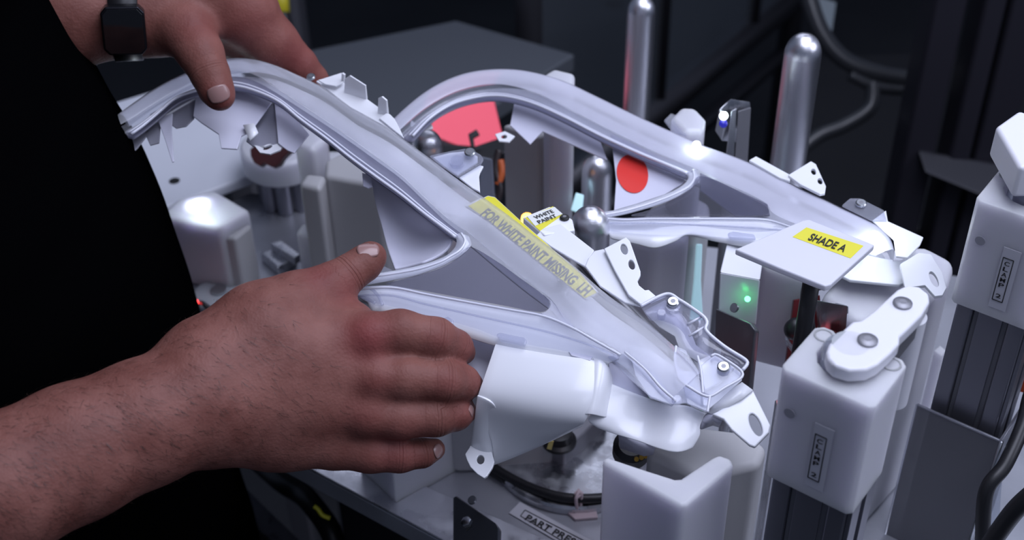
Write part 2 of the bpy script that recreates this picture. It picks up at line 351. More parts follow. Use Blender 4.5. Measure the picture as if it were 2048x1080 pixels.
for name, pts, r, lab in [('hose', [(1610, -30), (1640, 60), (1690, 120), (1770, 150), (1850, 160)], .014, 'dark hose looping down to the machine column, upper one'),
                          ('hose', [(1745, 165), (1740, 215), (1690, 250), (1640, 270), (1600, 300)], .012, 'dark hose bending left behind the short thick tall pin'),
                          ('hose', [(1700, 150), (1760, 175), (1850, 180)], .010, 'dark hose running to the machine column, lower short one')]:
    o = tube(name, [P(x, y, 2.0) for x, y in cr(pts, 8)], r, HOSE); tag(o, lab, 'hose')
t = thing('white_sheet', 'pale sheet of paper hanging beside the dark hose', 'sheet', P(1655, 40, 2.4))
v = [P(1625, -10, 2.4), P(1672, 5, 2.4), P(1662, 72, 2.4), P(1640, 60, 2.4)]
prism('paper', v, [k + FW * .003 for k in v], mat('grey_paper', (.22, .26, .28), .6), t, 0)

# ================================================================== NYLON BLOCKS AND PINS
def block(lab, pix, zt, zb=0.0, m=None, bevel=.003, frombot=False, name='nylon_block', group=None, cat='block'):
    o = vprism(name, pix, zt, zb, m or NYLON, None, bevel, 4, frombot); return tag(o, lab, cat, group)
def sidepost(par, pts, r=.005):
    """a holder that runs sideways under the front lens and then down to the plate"""
    q = pts[-1]; return tube('holder', resample(list(pts) + [q - Vector((0, 0, .02)), Vector((q.x, q.y, 0))], 24), r, STEEL, par, 10)
def pin(lab, px, py, d, r, zb=0.0, name='guide_pin'):
    tp = P(px, py, d); h = tp.z - zb
    prof = [(r, 0), (r, h - r * 1.25)] + [(r * math.cos(a), h - r * 1.25 + r * 1.25 * math.sin(a)) for a in [k * math.pi / 2 / 10 for k in range(1, 10)]] + [(r * .02, h)]
    if zb <= 0: o = lathe(name, prof, PINM, Vector((tp.x, tp.y, zb)), (0, 0, 1), None, 40); return tag(o, lab, 'pin')
    t = thing(name, lab, 'pin', (tp.x, tp.y, zb)); lathe('pin_body', prof, PINM, Vector((tp.x, tp.y, zb)), (0, 0, 1), t, 40)
    pl_ = Plane((480, 118, .330), (1450, 800, .262), (800, 600, .272)); sidepost(t, [Vector((tp.x, tp.y, zb + .008)), pl_.at(1230, 600, -.07), pl_.at(1372, 735, -.07)], .006); return t
pin('tall thin aluminium pin with rounded top, further left of the two tall ones', 1284, -8, 1.30, .0142)
pin('tall thick aluminium pin with rounded top, in front of the dark machine', 1611, 68, 1.10, .0158)
pin('aluminium pin with rounded top seen inside the rear lens, beside the red dot', 1195, 312, 1.20, .0143)
pin('fat rounded aluminium pin between the two lenses beside the white bracket with holes', 1181, 416, .985, .0152, .185)
pin('aluminium pin whose ribbed dome shows left of the screw bracket', 853, 262, 1.16, .0138)

block('tall grey nylon block with red glow on its left, inside the rear lens opening', [(1005, 250), (1075, 275), (1146, 255), (1075, 232)], .19, 0, NYLOND)
block('small white nylon block top poking above the rear lens crest', [(1085, 150), (1108, 136), (1150, 146), (1148, 175), (1100, 172)], .26, .0, NYLON, .004)
block('chamfered white nylon block behind the rear lens near its bright spot', [(1340, 235), (1362, 212), (1392, 214), (1412, 236), (1408, 262), (1370, 262)], .265, 0, NYLON, .005)
block('grey-cream nylon post under the rear lens rail, beside the white bracket with holes', [(1255, 478), (1310, 500), (1378, 480), (1378, 440), (1300, 430)], .225, 0, NYLON, .006)
block('lavender white nylon cylinder block behind the torn bezel flap of the front lens', [(588, 285), (625, 300), (655, 275), (650, 235), (600, 235)], .16, .0, NYLON, .006)
block('small white nylon block glimpsed inside the front lens arch, right of the lavender block', [(650, 318), (690, 322), (695, 302), (655, 300)], .10, 0, NYLON, .004)
# stepped cream block in the arch
t = thing('stepped_block', 'tall grey nylon block with stepped top in the arch beside the thumb', 'block', Z(690, 560, 0))
vprism('tall_step', [(648, 352), (760, 372), (775, 330), (690, 300), (650, 320)], .15, 0, NYLOND, t, .005)
vprism('low_step', [(597, 368), (640, 378), (655, 350), (612, 345)], .147, 0, NYLOND, t, .005)
vprism('foot_step', [(592, 465), (628, 480), (640, 455), (605, 445)], .07, 0, NYLON, t, .003)
# LED block at left
t = thing('lamp_block', 'pale nylon block with a bright white lamp glowing on its top', 'block', Z(430, 600, 0))
vprism('block_body', [(318, 430), (440, 455), (502, 420), (430, 378), (352, 395)], .085, 0, NYLON, t, .006)
vprism('rear_part', [(420, 470), (470, 478), (505, 450), (460, 430)], .07, 0, NYLOND, t, .004)
LEDM = mat('white_led', (1, 1, 1), .3, emit=(.85, .95, 1), es=14)
lathe('led', [(.008, 0), (.006, .002), (.001, .003)], LEDM, Z(396, 408, .0852), (0, 0, 1), t, 16)
point('led_light_left', Z(396, 408, .105), .04, (.8, .92, 1), .006)
t = thing('support_puck', 'round pale puck on the base plate between shirt and hand', 'cap', Z(440, 592, .001))
lathe('cap_disc', [(.026, 0), (.026, .006), (.022, .008)], mat('grey_cap_plastic', (.35, .37, .40), .4), Z(440, 595, .001), (0, 0, 1), t, 32)
lathe('cap_center', [(.008, .008), (.008, .011)], CHROME, Z(440, 595, .001), (0, 0, 1), t, 20)
t = thing('low_bracket', 'low light-grey angled bracket on the plate in front of the dark clamp foot', 'bracket', Z(560, 510, 0))
vprism('bracket_foot', [(520, 505), (560, 490), (594, 512), (555, 535)], .012, 0, ALU, t, .002)
vprism('bracket_wall', [(540, 486), (562, 480), (600, 508), (588, 516)], .022, .012, ALU, t, .001)
o = tube('thin_cable', [Z(x, y, z) for x, y, z in cr([(385, 620, .01), (400, 606, .02), (412, 612, .025), (424, 625, .01), (430, 640, .004)], 6)], .0025, BLACK); tag(o, 'thin black cable loop beside the shirt edge on the plate', 'cable')
o = lathe('red_indicator', [(.003, 0), (.003, .003), (.001, .004)], mat('red_led', (1, .1, .1), .3, emit=(1, .05, .05), es=6), Z(391, 607, .022), (0, 0, 1), None, 12); tag(o, 'tiny red indicator light next to the thin cable loop', 'indicator')

# white tube clamp seen in the arch (far left clamp)
t = thing('rear_clamp', 'far clamp with white sleeve on a grey column seen inside the arch', 'clamp', Z(560, 520, 0))
c0 = P(563, 300, 1.42)
def cyl(name, c, r, z0, z1, m, par, n=32, bev=.003): return lathe(name, [(r - bev, z0), (r, z0 + bev), (r, z1 - bev), (r - bev, z1)], m, Vector((c.x, c.y, 0)), (0, 0, 1), par, n)
cyl('sleeve', c0, .044, .045, c0.z + .01, NYLON, t)
for k in range(8):
    a = k * math.tau / 8; cyl('column_rib', Vector((c0.x + .024 * math.cos(a), c0.y + .024 * math.sin(a), 0)), .009, 0.0, .045, EXTR, t, 12, .001)
cyl('column_core', c0, .025, 0.0, .044, EXTRD, t)
t = thing('dark_stain_insert', 'dark red two-lobed insert on top of the far white clamp sleeve', 'insert', P(540, 310, 1.33))
v = [P(x, y, 1.335) for x, y in [(500, 298), (515, 288), (560, 300), (570, 288), (580, 303), (566, 316), (558, 330), (545, 335), (534, 330), (528, 326), (520, 333), (508, 326), (501, 312)]]
prism('insert_body', v, [k + FW * .02 for k in v], mat('dark_red_rubber', (.045, .004, .006), .5), t, .001)

# panel with red sensor light put into its colour and glow, black sensor bracket, wires
REDL = mat('red_light_on_panel', (.75, .12, .16), .5, emit=(1, .10, .16), es=.26)
t = thing('red_lit_panel', 'panel with painted red glow seen through the left of the rear lens', 'panel', P(930, 280, 1.5))
v = [P(862, 246, 1.45), P(885, 218, 1.45), P(930, 204, 1.47), P(988, 200, 1.5), P(1006, 275, 1.5), P(945, 300, 1.45), P(900, 285, 1.45), P(862, 270, 1.45)]
prism('panel_face', v, [k + FW * .01 for k in v], REDL, t, .002)
p0 = P(930, 292, 1.47); tube('stand', [p0, Vector((p0.x, p0.y, 0))], .01, MATTE, t)
t = thing('sensor_bracket', 'black sensor bracket with crooked top in front of the red panel', 'bracket', P(960, 320, 1.38))
v = [P(868, 285, 1.4), P(950, 292, 1.4), P(1010, 272, 1.4), P(1018, 300, 1.38), P(960, 335, 1.36), P(880, 320, 1.38)]
prism('bracket_body', v, [k + FW * .03 for k in v], BLACK, t, .003)
v = [P(936, 268, 1.39), P(953, 258, 1.39), P(960, 270, 1.39), P(947, 277, 1.39), P(950, 296, 1.39), P(942, 296, 1.39)]
prism('crooked_arm', v, [k + FW * .006 for k in v], BLACK, t, .001)
p0 = P(960, 320, 1.39); tube('stand', [p0, Vector((p0.x, p0.y, 0))], .012, BLACK, t)
point('red_glow', P(985, 330, 1.36), .004, (1, .05, .08), .01)
for i, (pts, colr, lab) in enumerate([([(998, 300), (990, 340), (1000, 380), (985, 420)], (.02, .012, .012), 'black sensor wire hanging left of the tall grey nylon block'), ([(1000, 320), (1003, 345), (995, 370)], (.5, .10, .02), 'short orange wire left of the tall grey nylon block')]):
    o = tube('sensor_wire', [P(x, y, 1.33) for x, y in cr(pts, 6)], .004, mat('wire_%d' % i, colr, .4)); tag(o, lab, 'wire')
t = thing('pale_bracket', 'pale blue-grey upright bracket right of the screw bracket', 'bracket', Z(975, 400, 0))
v = [P(960, 312, 1.2), P(985, 318, 1.2), P(990, 400, 1.22), P(958, 395, 1.22)]
prism('bracket_face', v, [k + FW * .02 for k in v], mat('pale_painted_metal', (.30, .34, .42), .4), t, .002)
p0 = P(975, 390, 1.24); tube('stand', [p0, Vector((p0.x, p0.y, 0))], .008, ALU, t)
# glowing orange lamp + polished strip whose cyan brightness is painted as emission
t_ol = thing('orange_lamp', 'glowing orange lamp beside the yellow sign', 'lamp', P(1054, 440, 1.12)); _q = P(1054, 442, 1.125); tube('stand', [_q, Vector((_q.x, _q.y, 0))], .003, ALU, t_ol)
o = lathe('lamp_dome', [(.005, 0), (.005, .004), (.001, .006)], mat('orange_led', (1, .5, .1), .3, emit=(1, .35, .05), es=7), P(1054, 440, 1.12), (0, -.5, 1), t_ol, 14)
t = thing('mirror_strip', 'polished strip with painted cyan glow standing left of the pin beside the red dot', 'strip', Z(1150, 420, 0))
v = [P(1152, 385, 1.2), P(1168, 390, 1.2), P(1164, 428, 1.2), P(1142, 420, 1.2)]
prism('strip_face', v, [k + FW * .004 for k in v], mat('cyan_painted_glow', (.6, .8, .85), .3, emit=(.5, .85, 1), es=.55), t, .001)
p0 = P(1155, 420, 1.203); tube('stand', [p0, Vector((p0.x, p0.y, 0))], .003, ALU, t)
# metal sensor with white spot
t = thing('metal_sensor', 'polished metal sensor head with a bright white spot on a flat post', 'sensor', P(1470, 330, 1.12))
v = [P(1437, 218, 1.10), P(1462, 196, 1.10), P(1500, 202, 1.12), P(1502, 216, 1.12), P(1484, 245, 1.12), P(1452, 240, 1.10)]
prism('sensor_head', v, [k + FW * .012 + Vector((0, 0, -.02)) for k in v], ALU, t, .0015)
v = [P(1458, 222, 1.105), P(1476, 214, 1.105), P(1496, 222, 1.115), P(1490, 330, 1.115), P(1450, 330, 1.10)]
prism('flat_post', [P(1462, 222, 1.095), P(1474, 216, 1.095), P(1466, 345, 1.12), P(1448, 345, 1.12)], [P(1462, 222, 1.10), P(1474, 216, 1.10), P(1466, 345, 1.125), P(1448, 345, 1.125)], CHROME, t, .001)
prism('side_plate', [P(1476, 222, 1.10), P(1502, 214, 1.11), P(1494, 345, 1.13), P(1467, 345, 1.13)], [P(1476, 222, 1.106), P(1502, 214, 1.116), P(1494, 345, 1.14), P(1467, 345, 1.14)], STEEL, t, .001)
p0 = P(1470, 340, 1.135); tube('lower_post', [p0, Vector((p0.x, p0.y, 0))], .008, STEEL, t)
lathe('spot_lamp', [(.0035, 0), (.0035, .002), (.001, .003)], mat('white_spot', (1, 1, 1), .3, emit=(.8, .97, 1), es=12), P(1447, 232, 1.093), -FW, t, 16)
lathe('blue_lens', [(.0035, 0), (.0035, .002), (.001, .003)], mat('blue_lens', (.03, .03, .4), .2), P(1446, 248, 1.094), -FW, t, 16)

# ================================================================== THE TWO LENSES
PF = Plane((480, 118, .330), (1450, 800, .262), (800, 600, .272))
PR = Plane((1000, 140, .268), (1870, 560, .252), (1300, 450, .250))
def lens(name, lab, pl, D, FR_, s=1.0):
    t = thing(name, lab, 'lamp lens', pl.at(*D['org'], -.02), 'headlamp lenses on the fixture')
    def cv(key, off, sh=(0, 0)): return [pl.at(x + sh[0], y + sh[1], off) for x, y in cr(D[key], 10)]
    def mix(k1, k2, f, off):
        a = resample([pl.at(x, y, 0) for x, y in cr(D[k1], 10)], 120); b = resample([pl.at(x, y, 0) for x, y in cr(D[k2], 10)], 120)
        return [p.lerp(q, f) + pl.n * off for p, q in zip(a, b)]
    # frosted band: skirt, rounded edge, gently crowned face
    loft('frosted_band', [mix('outer', 'band', -.02, -.018 * s), mix('outer', 'band', -.015, -.005 * s), mix('outer', 'band', .02, -.001 * s), mix('outer', 'band', .14, .0018 * s), mix('outer', 'band', .2, .0022 * s), mix('outer', 'band', .55, .0026 * s), mix('outer', 'band', .9, .0020 * s), mix('outer', 'band', 1, .001 * s)], FR_, t, 140)
    loft('inner_bezel', [mix('outer', 'band', .06, -.022 * s), mix('outer', 'band', .5, -.024 * s), mix('outer', 'band', .98, -.018 * s)], WHITE, t, 100, thick=.0015)
    # channel between band and rim
    loft('channel', [mix('gband', 'rim', 0, .0008 * s), mix('gband', 'rim', .12, -.004 * s), mix('gband', 'rim', .55, -.006 * s), mix('gband', 'rim', .75, -.001 * s), mix('gband', 'rim', 1, .001 * s)], CLEARR, t, 120)
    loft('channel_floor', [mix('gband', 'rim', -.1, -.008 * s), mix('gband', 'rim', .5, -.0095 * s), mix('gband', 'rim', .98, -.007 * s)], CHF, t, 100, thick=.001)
    tube('rim_ridge', resample(cv('rim', .001 * s), 120), .0012 * s, RIM, t, 8)
    tube('rim_ridge', resample(mix('gband', 'rim', .72, -.0005 * s), 120), .0007 * s, RIM, t, 8)
    loft('rim_wall', [cv('rim', .001 * s), cv('rim', -.012 * s, (2, 3))], CLEARR, t, 120)
    # curved strip below the corner
    loft('corner_strip', [cv('c_in', .0005), cv('c_mid', .003 * s), cv('c_out', .0)], CLEARR, t, 60)
    loft('corner_strip_bed', [cv('c_in', -.004), cv('c_mid', -.0035 * s), cv('c_out', -.004)], WHITE, t, 60, thick=.0008)
    tube('rim_ridge', resample(cv('c_mid', .0032 * s), 60), .0009 * s, RIM, t, 8)
    # smoky triangular window
    plate('window_pane', pl, cr(D['tri'], 6, True), -.001, .0012, SMOKE, t, .0004)
    # lower rail: stepped clear lens edge over a white flange
    loft('lower_rail', [cv('r0', .0005), cv('r0', .0028 * s, (1, 4)), cv('r1', -.001 * s, (0, -5)), cv('r1', .002 * s), cv('r2', -.002 * s)], CLEARR, t, 90)
    tube('rail_ridge', resample(cv('r0', .0026 * s, (1, 4)), 90), .0009 * s, RIM, t, 8)
    tube('rail_ridge', resample(cv('r1', .0018 * s), 90), .0008 * s, CLEARR, t, 8)
    loft('rail_flange', [cv('r0', -.005), cv('r1', -.005), cv('r2', -.004), cv('r3', -.006)], WHITE, t, 90, thick=.0018)
    return t
fr = dict(org=(900, 450),
  outer=[(222, 243), (237, 228), (259, 211), (296, 185), (333, 163), (370, 146), (405, 131), (444, 119), (481, 115), (519, 119), (556, 130), (593, 146), (637, 167), (674, 192), (711, 218), (748, 237), (785, 259), (830, 292), (859, 313), (915, 355), (974, 396), (1024, 432), (1070, 468), (1144, 525), (1218, 588), (1292, 640), (1350, 690), (1385, 722), (1402, 745)],
  band=[(232, 256), (262, 240), (300, 215), (340, 190), (380, 168), (420, 150), (463, 140), (505, 150), (550, 174), (600, 207), (650, 240), (700, 275), (750, 311), (800, 348), (850, 395), (895, 436), (935, 466), (985, 508), (1050, 560), (1096, 594), (1114, 615), (1135, 645), (1180, 672), (1240, 705), (1300, 757), (1345, 800)],
  gband=[(240, 256), (280, 232), (320, 206), (380, 172), (430, 152), (463, 143), (505, 152), (550, 176), (600, 209), (650, 242), (700, 277), (750, 313), (800, 350), (850, 397), (890, 434), (928, 462)],
  rim=[(262, 268), (286, 251), (319, 223), (351, 196), (388, 182), (430, 172), (475, 172), (520, 185), (560, 205), (600, 238), (650, 275), (700, 315), (750, 352), (800, 388), (850, 428), (890, 458), (911, 474)],
  c_in=[(905, 470), (913, 480), (910, 494), (897, 508), (878, 518), (848, 528), (811, 537), (765, 545), (735, 549)],
  c_mid=[(922, 466), (930, 482), (920, 500), (900, 513), (880, 524), (840, 537), (800, 545), (755, 552), (725, 556)],
  c_out=[(938, 472), (942, 490), (925, 509), (900, 524), (880, 534), (830, 551), (785, 560), (745, 567), (715, 572)],
  tri=[(942, 494), (996, 524), (1040, 556), (1082, 586), (1100, 606), (1088, 621), (1060, 620), (1015, 611), (922, 594), (848, 580), (775, 568), (790, 562), (830, 552), (885, 534), (922, 511)],
  r0=[(700, 578), (745, 572), (790, 572), (848, 584), (922, 598), (1015, 615), (1085, 628), (1140, 650), (1190, 678), (1240, 706)],
  r1=[(715, 592), (745, 590), (790, 592), (850, 608), (920, 624), (1000, 642), (1080, 660), (1150, 680), (1200, 698), (1238, 716)],
  r2=[(735, 604), (780, 612), (850, 632), (905, 644), (960, 660), (1000, 676), (1060, 690), (1130, 702), (1180, 714), (1220, 724)],
  r3=[(742, 622), (790, 632), (860, 652), (905, 664), (960, 682), (995, 692), (1060, 706), (1130, 716), (1180, 724), (1215, 730)])
L1 = lens('headlamp_lens', 'frosted curved headlamp lens held in both hands in front', PF, fr, FROST)
rr = dict(org=(1400, 330),
  outer=[(770, 254), (800, 224), (840, 190), (880, 165), (925, 147), (975, 138), (1030, 137), (1080, 145), (1130, 160), (1190, 188), (1260, 222), (1330, 254), (1400, 285), (1455, 305), (1511, 327), (1578, 362), (1644, 393), (1689, 415), (1730, 434), (1760, 450), (1782, 474), (1790, 500)],
  band=[(800, 262), (840, 226), (880, 200), (920, 182), (970, 171), (1020, 173), (1080, 191), (1150, 226), (1220, 262), (1300, 301), (1370, 330), (1400, 343), (1467, 375), (1515, 398), (1536, 412), (1545, 428), (1580, 445), (1640, 470), (1700, 495), (1750, 515)],
  gband=[(800, 264), (840, 228), (880, 202), (920, 184), (970, 173), (1020, 175), (1080, 193), (1150, 228), (1220, 264), (1300, 303), (1370, 331), (1388, 338)],
  rim=[(825, 272), (860, 236), (900, 210), (940, 197), (980, 191), (1020, 194), (1070, 208), (1130, 235), (1200, 271), (1270, 303), (1330, 328), (1374, 347)],
  c_in=[(1372, 346), (1376, 356), (1368, 368), (1345, 382), (1310, 396), (1270, 409), (1235, 419), (1205, 424)],
  c_mid=[(1386, 340), (1388, 358), (1376, 374), (1350, 388), (1315, 402), (1275, 415), (1240, 424), (1210, 429)],
  c_out=[(1394, 338), (1399, 356), (1385, 374), (1355, 393), (1320, 408), (1280, 420), (1245, 429), (1215, 434)],
  tri=[(1396, 352), (1430, 360), (1467, 377), (1510, 400), (1532, 412), (1538, 424), (1520, 432), (1460, 431), (1380, 431), (1300, 431), (1262, 430), (1300, 419), (1350, 397), (1382, 377)],
  r0=[(1205, 432), (1245, 436), (1300, 434), (1380, 434), (1460, 434), (1530, 436), (1580, 450), (1640, 470)],
  r1=[(1205, 446), (1250, 446), (1300, 446), (1380, 449), (1460, 453), (1530, 458), (1580, 462), (1640, 480)],
  r2=[(1215, 462), (1260, 466), (1320, 470), (1380, 468), (1440, 474), (1500, 480), (1560, 478), (1610, 488)],
  r3=[(1222, 476), (1270, 486), (1310, 494), (1350, 482), (1376, 472), (1440, 484), (1510, 494), (1580, 494)])
L2 = lens('headlamp_lens', 'frosted curved headlamp lens lying clamped in the fixture behind', PR, rr, FROST2)

# ---- front lens extras (white housing, brackets, clear end)
WB = WHITE
def shell(name, pl, V, Fc, m, parent, thick=.0022, subd=2, crease=None):
    o = mesh(name, [pl.at(*v) for v in V], Fc, m, parent, smooth=True, subd=subd, thick=thick)
    if subd:
        from collections import Counter
        ec = Counter(tuple(sorted((f.vertices[i], f.vertices[(i + 1) % len(f.vertices)]))) for f in o.data.polygons for i in range(len(f.vertices)))
        at_ = o.data.attributes.new('crease_edge', 'FLOAT', 'EDGE')
        for e in o.data.edges:
            if ec[tuple(sorted(e.vertices))] == 1: at_.data[e.index].value = .8
        bv = o.modifiers.new('b', 'BEVEL'); bv.width = .0005; bv.segments = 2; bv.limit_method = 'ANGLE'; bv.angle_limit = math.radians(50)
    return o
# main housing box face (bends down at its lower edge)
H = [(992, 691, -.006), (1050, 703, -.006), (1130, 716, -.006), (1188, 722, -.006), (1207, 732, -.008),
     (968, 764, -.010), (1035, 772, -.008), (1112, 782, -.007), (1175, 788, -.007), (1190, 792, -.010),
     (955, 795, -.016), (1030, 812, -.016), (1100, 828, -.016), (1160, 836, -.016), (1172, 836, -.018),
     (954, 812, -.024), (1005, 828, -.026), (1080, 842, -.026), (1140, 845, -.024), (1166, 842, -.022),
     (989, 880, -.050), (1000, 880, -.052), (1050, 872, -.045), (1110, 866, -.036), (1164, 844, -.024),
     (984, 926, -.070), (1000, 922, -.070), (1060, 897, -.058), (1110, 872, -.044), (1162, 846, -.026)]
Fh = [(r * 5 + c, r * 5 + c + 1, (r + 1) * 5 + c + 1, (r + 1) * 5 + c) for r in range(5) for c in range(4)]
shell('housing', PF, H, Fh, WB, L1, .0025, 2)
# left leg of the housing with tab
Hl = [(957, 788, -.014), (990, 800, -.014), (1000, 822, -.024),
      (953, 812, -.022), (974, 815, -.022), (996, 828, -.030),
      (950, 848, -.040), (968, 848, -.036), (996, 868, -.048),
      (946, 882, -.056), (964, 886, -.050), (990, 905, -.062),
      (944, 895, -.062), (966, 900, -.060), (988, 926, -.070)]
shell('housing_leg', PF, Hl, [(r * 3 + c, r * 3 + c + 1, (r + 1) * 3 + c + 1, (r + 1) * 3 + c) for r in range(4) for c in range(2)], WB, L1, .0022, 2)
plate('mounting_tab', PF, [(946, 880), (971, 892), (984, 905), (989, 924), (985, 935), (974, 952), (968, 956), (955, 948), (941, 934), (934, 920), (930, 908), (938, 896)], -.058, .0025, WB, L1, .0005, holes=[(961, 919, 7.5, 9, 0)])
# grey inner wall left of the housing (behind the fingertips)
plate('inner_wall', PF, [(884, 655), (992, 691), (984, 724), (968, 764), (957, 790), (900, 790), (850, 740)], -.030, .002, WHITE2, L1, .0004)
# rounded right edge of the box running down
shell('housing_corner', PF, [(1188, 718, -.006), (1204, 722, -.005), (1214, 735, -.009), (1218, 752, -.016), (1186, 770, -.008), (1198, 770, -.006), (1212, 775, -.012), (1224, 775, -.020), (1172, 830, -.016), (1182, 828, -.014), (1196, 832, -.018), (1212, 836, -.022)],
      [(0, 1, 5, 4), (1, 2, 6, 5), (2, 3, 7, 6), (4, 5, 9, 8), (5, 6, 10, 9), (6, 7, 11, 10)], WB, L1, .002, 2)
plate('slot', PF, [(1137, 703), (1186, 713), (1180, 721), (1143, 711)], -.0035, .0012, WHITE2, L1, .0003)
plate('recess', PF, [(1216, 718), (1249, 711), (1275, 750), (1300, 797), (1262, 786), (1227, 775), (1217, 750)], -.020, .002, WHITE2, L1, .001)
# flange with pocket to the right
Fl = [(1212, 765, -.018), (1262, 785, -.018), (1300, 797, -.018), (1345, 812, -.016), (1372, 808, -.016), (1412, 824, -.016),
      (1190, 808, -.020), (1248, 812, -.020), (1296, 822, -.024), (1344, 834, -.019), (1372, 838, -.020), (1404, 838, -.022),
      (1184, 832, -.022), (1240, 848, -.022), (1290, 852, -.030), (1328, 862, -.021), (1364, 866, -.021), (1396, 858, -.023),
      (1172, 838, -.024), (1236, 862, -.024), (1292, 882, -.027), (1318, 884, -.022), (1356, 890, -.022), (1402, 868, -.024),
      (1199, 852, -.026), (1238, 868, -.026), (1296, 890, -.027), (1318, 897, -.024), (1358, 910, -.024), (1382, 894, -.026)]
shell('flange', PF, Fl, [(r * 6 + c, r * 6 + c + 1, (r + 1) * 6 + c + 1, (r + 1) * 6 + c) for r in range(4) for c in range(5)], WB, L1, .0022, 2)
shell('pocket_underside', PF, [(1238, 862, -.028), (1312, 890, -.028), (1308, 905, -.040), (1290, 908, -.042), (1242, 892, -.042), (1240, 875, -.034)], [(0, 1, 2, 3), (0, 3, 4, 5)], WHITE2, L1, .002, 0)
# end hook with slot
Hk = [(1410, 824, -.016), (1440, 800, -.012), (1463, 778, -.010), (1484, 764, -.010),
      (1424, 828, -.016), (1458, 812, -.012), (1484, 796, -.010), (1506, 780, -.011)]
shell('hook', PF, Hk, [(0, 1, 5, 4), (1, 2, 6, 5), (2, 3, 7, 6)], WB, L1, .002, 0)
plate('hook_plate', PF, [(1424, 828, 0), (1447, 838, 0), (1463, 859, 0), (1499, 890, 0), (1510, 894, 0), (1538, 865, 0), (1541, 850, 0), (1530, 828, 0), (1519, 806, 0), (1506, 780, 0), (1484, 794, 0), (1458, 810, 0)], -.013, .0028, WB, L1, .0008, holes=[(1511, 849, 10, 24, -.42)])
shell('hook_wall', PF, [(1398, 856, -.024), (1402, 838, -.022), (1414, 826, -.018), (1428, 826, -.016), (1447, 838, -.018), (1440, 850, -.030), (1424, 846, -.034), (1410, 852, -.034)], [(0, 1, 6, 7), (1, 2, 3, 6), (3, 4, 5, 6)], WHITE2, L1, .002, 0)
# clear end of the lens: facets over white
plate('end_bed', PF, [(1255, 690), (1300, 700), (1360, 745), (1400, 745), (1430, 712), (1482, 745), (1484, 760), (1440, 800), (1412, 822), (1372, 806), (1343, 808), (1300, 796), (1270, 750)], -.013, .0015, WHITE, L1, .0005)
plate('end_cover', PF, [(1215, 712), (1255, 706), (1310, 745), (1352, 802), (1344, 812), (1300, 793), (1258, 755)], -.003, .0015, CLEARR, L1, .0005)
plate('end_cover', PF, [(1350, 690), (1372, 700), (1398, 742), (1404, 788), (1358, 760), (1348, 720)], .001, .0015, CLEARR, L1, .0004)
plate('end_cover', PF, [(1402, 730), (1424, 712), (1433, 708), (1447, 714), (1483, 741), (1481, 757), (1422, 792), (1408, 786)], -.002, .002, CLEARR, L1, .0006)
plate('end_cover', PF, [(1358, 762), (1404, 790), (1420, 792), (1415, 824), (1374, 806), (1368, 778)], -.006, .0015, CLEARR, L1, .0004)
plate('white_boss', PF, [(1395, 720), (1425, 706), (1470, 735), (1440, 765), (1410, 780), (1398, 750)], -.008, .003, WHITE, L1, .001)
for path in ([(1250, 704), (1290, 738), (1322, 775), (1352, 801)], [(1358, 760), (1380, 775), (1404, 789), (1422, 792), (1450, 775), (1481, 757), (1484, 744), (1465, 728), (1433, 709), (1422, 713)], [(1352, 692), (1350, 725), (1358, 760)], [(1395, 712), (1402, 742), (1406, 786)], [(1415, 824), (1420, 792)]):
    tube('clear_edge', resample([PF.at(x, y, .001) for x, y in cr(path, 8)], 50), .0009, RIM, L1, 8)
lathe('clear_stud', [(.0035, 0), (.0035, .002), (.0025, .003)], CLEARR, PF.at(1354, 801, -.001), PF.n, L1, 16)
# clear wing right of the band
wing = [(1281, 612), (1332, 588), (1359, 600), (1387, 618), (1408, 634), (1414, 646), (1413, 662), (1449, 693), (1490, 719), (1494, 729), (1485, 740)]
wing_in = [(1300, 640), (1322, 640), (1350, 650), (1366, 664), (1374, 680), (1390, 700), (1424, 712), (1448, 718), (1483, 741)]
loft('clear_wing', [[PF.at(x, y, -.001) for x, y in cr(wing, 8)], [PF.at(x, y, -.003) for x, y in cr(wing_in, 8)]], CLEAR, L1, 80, thick=.0012)
tube('clear_edge', resample([PF.at(x, y, -.0005) for x, y in cr(wing, 8)], 80), .0012, RIM, L1, 8)
loft('clear_wing_wall', [[PF.at(x, y, -.001) for x, y in cr(wing, 8)], [PF.at(x, y, -.016) for x, y in cr(wing, 8)]], CLEAR, L1, 80)
for a, b in (((1376, 648), (1405, 632)), ((1378, 672), (1412, 652)), ((1300, 606), (1332, 592))):
    tube('clear_edge', [PF.at(*a, -.002), PF.at(*b, -.002)], .0008, RIM, L1, 8)
shell('screw_bed', PF, [(1288, 622, -.006), (1330, 600, -.006), (1352, 612, -.005), (1372, 640, -.006), (1378, 655, -.009), (1350, 672, -.009), (1318, 652, -.008), (1360, 700, -.012), (1392, 690, -.012), (1420, 712, -.012), (1395, 722, -.012)],
      [(0, 1, 2, 6), (2, 3, 4, 5), (2, 5, 6), (5, 4, 8, 7), (7, 8, 9, 10)], WHITE, L1, .002, 0)
lathe('boss', [(.0055, -.006), (.005, .001)], WHITE, PF.at(1346, 612, -.004), PF.n, L1, 20)
disc_screw('screw', PF.at(1346, 605, -.0015), PF.n, .0042, L1); disc_screw('screw', PF.at(1447, 735, -.0005), PF.n, .0042, L1)
lathe('small_stud', [(.0028, -.004), (.0026, .002)], CLEARR, PF.at(1323, 628, -.003), PF.n, L1, 14)
# clip on the rail
plate('rail_clip', PF, [(992, 668), (1000, 664), (1048, 674), (1054, 680), (1050, 690), (1000, 680)], .0015, .003, CLEARR, L1, .0008)
plate('rail_clip', PF, [(886, 636), (896, 632), (908, 640), (904, 650), (890, 648)], .001, .003, CLEARR, L1, .0008)
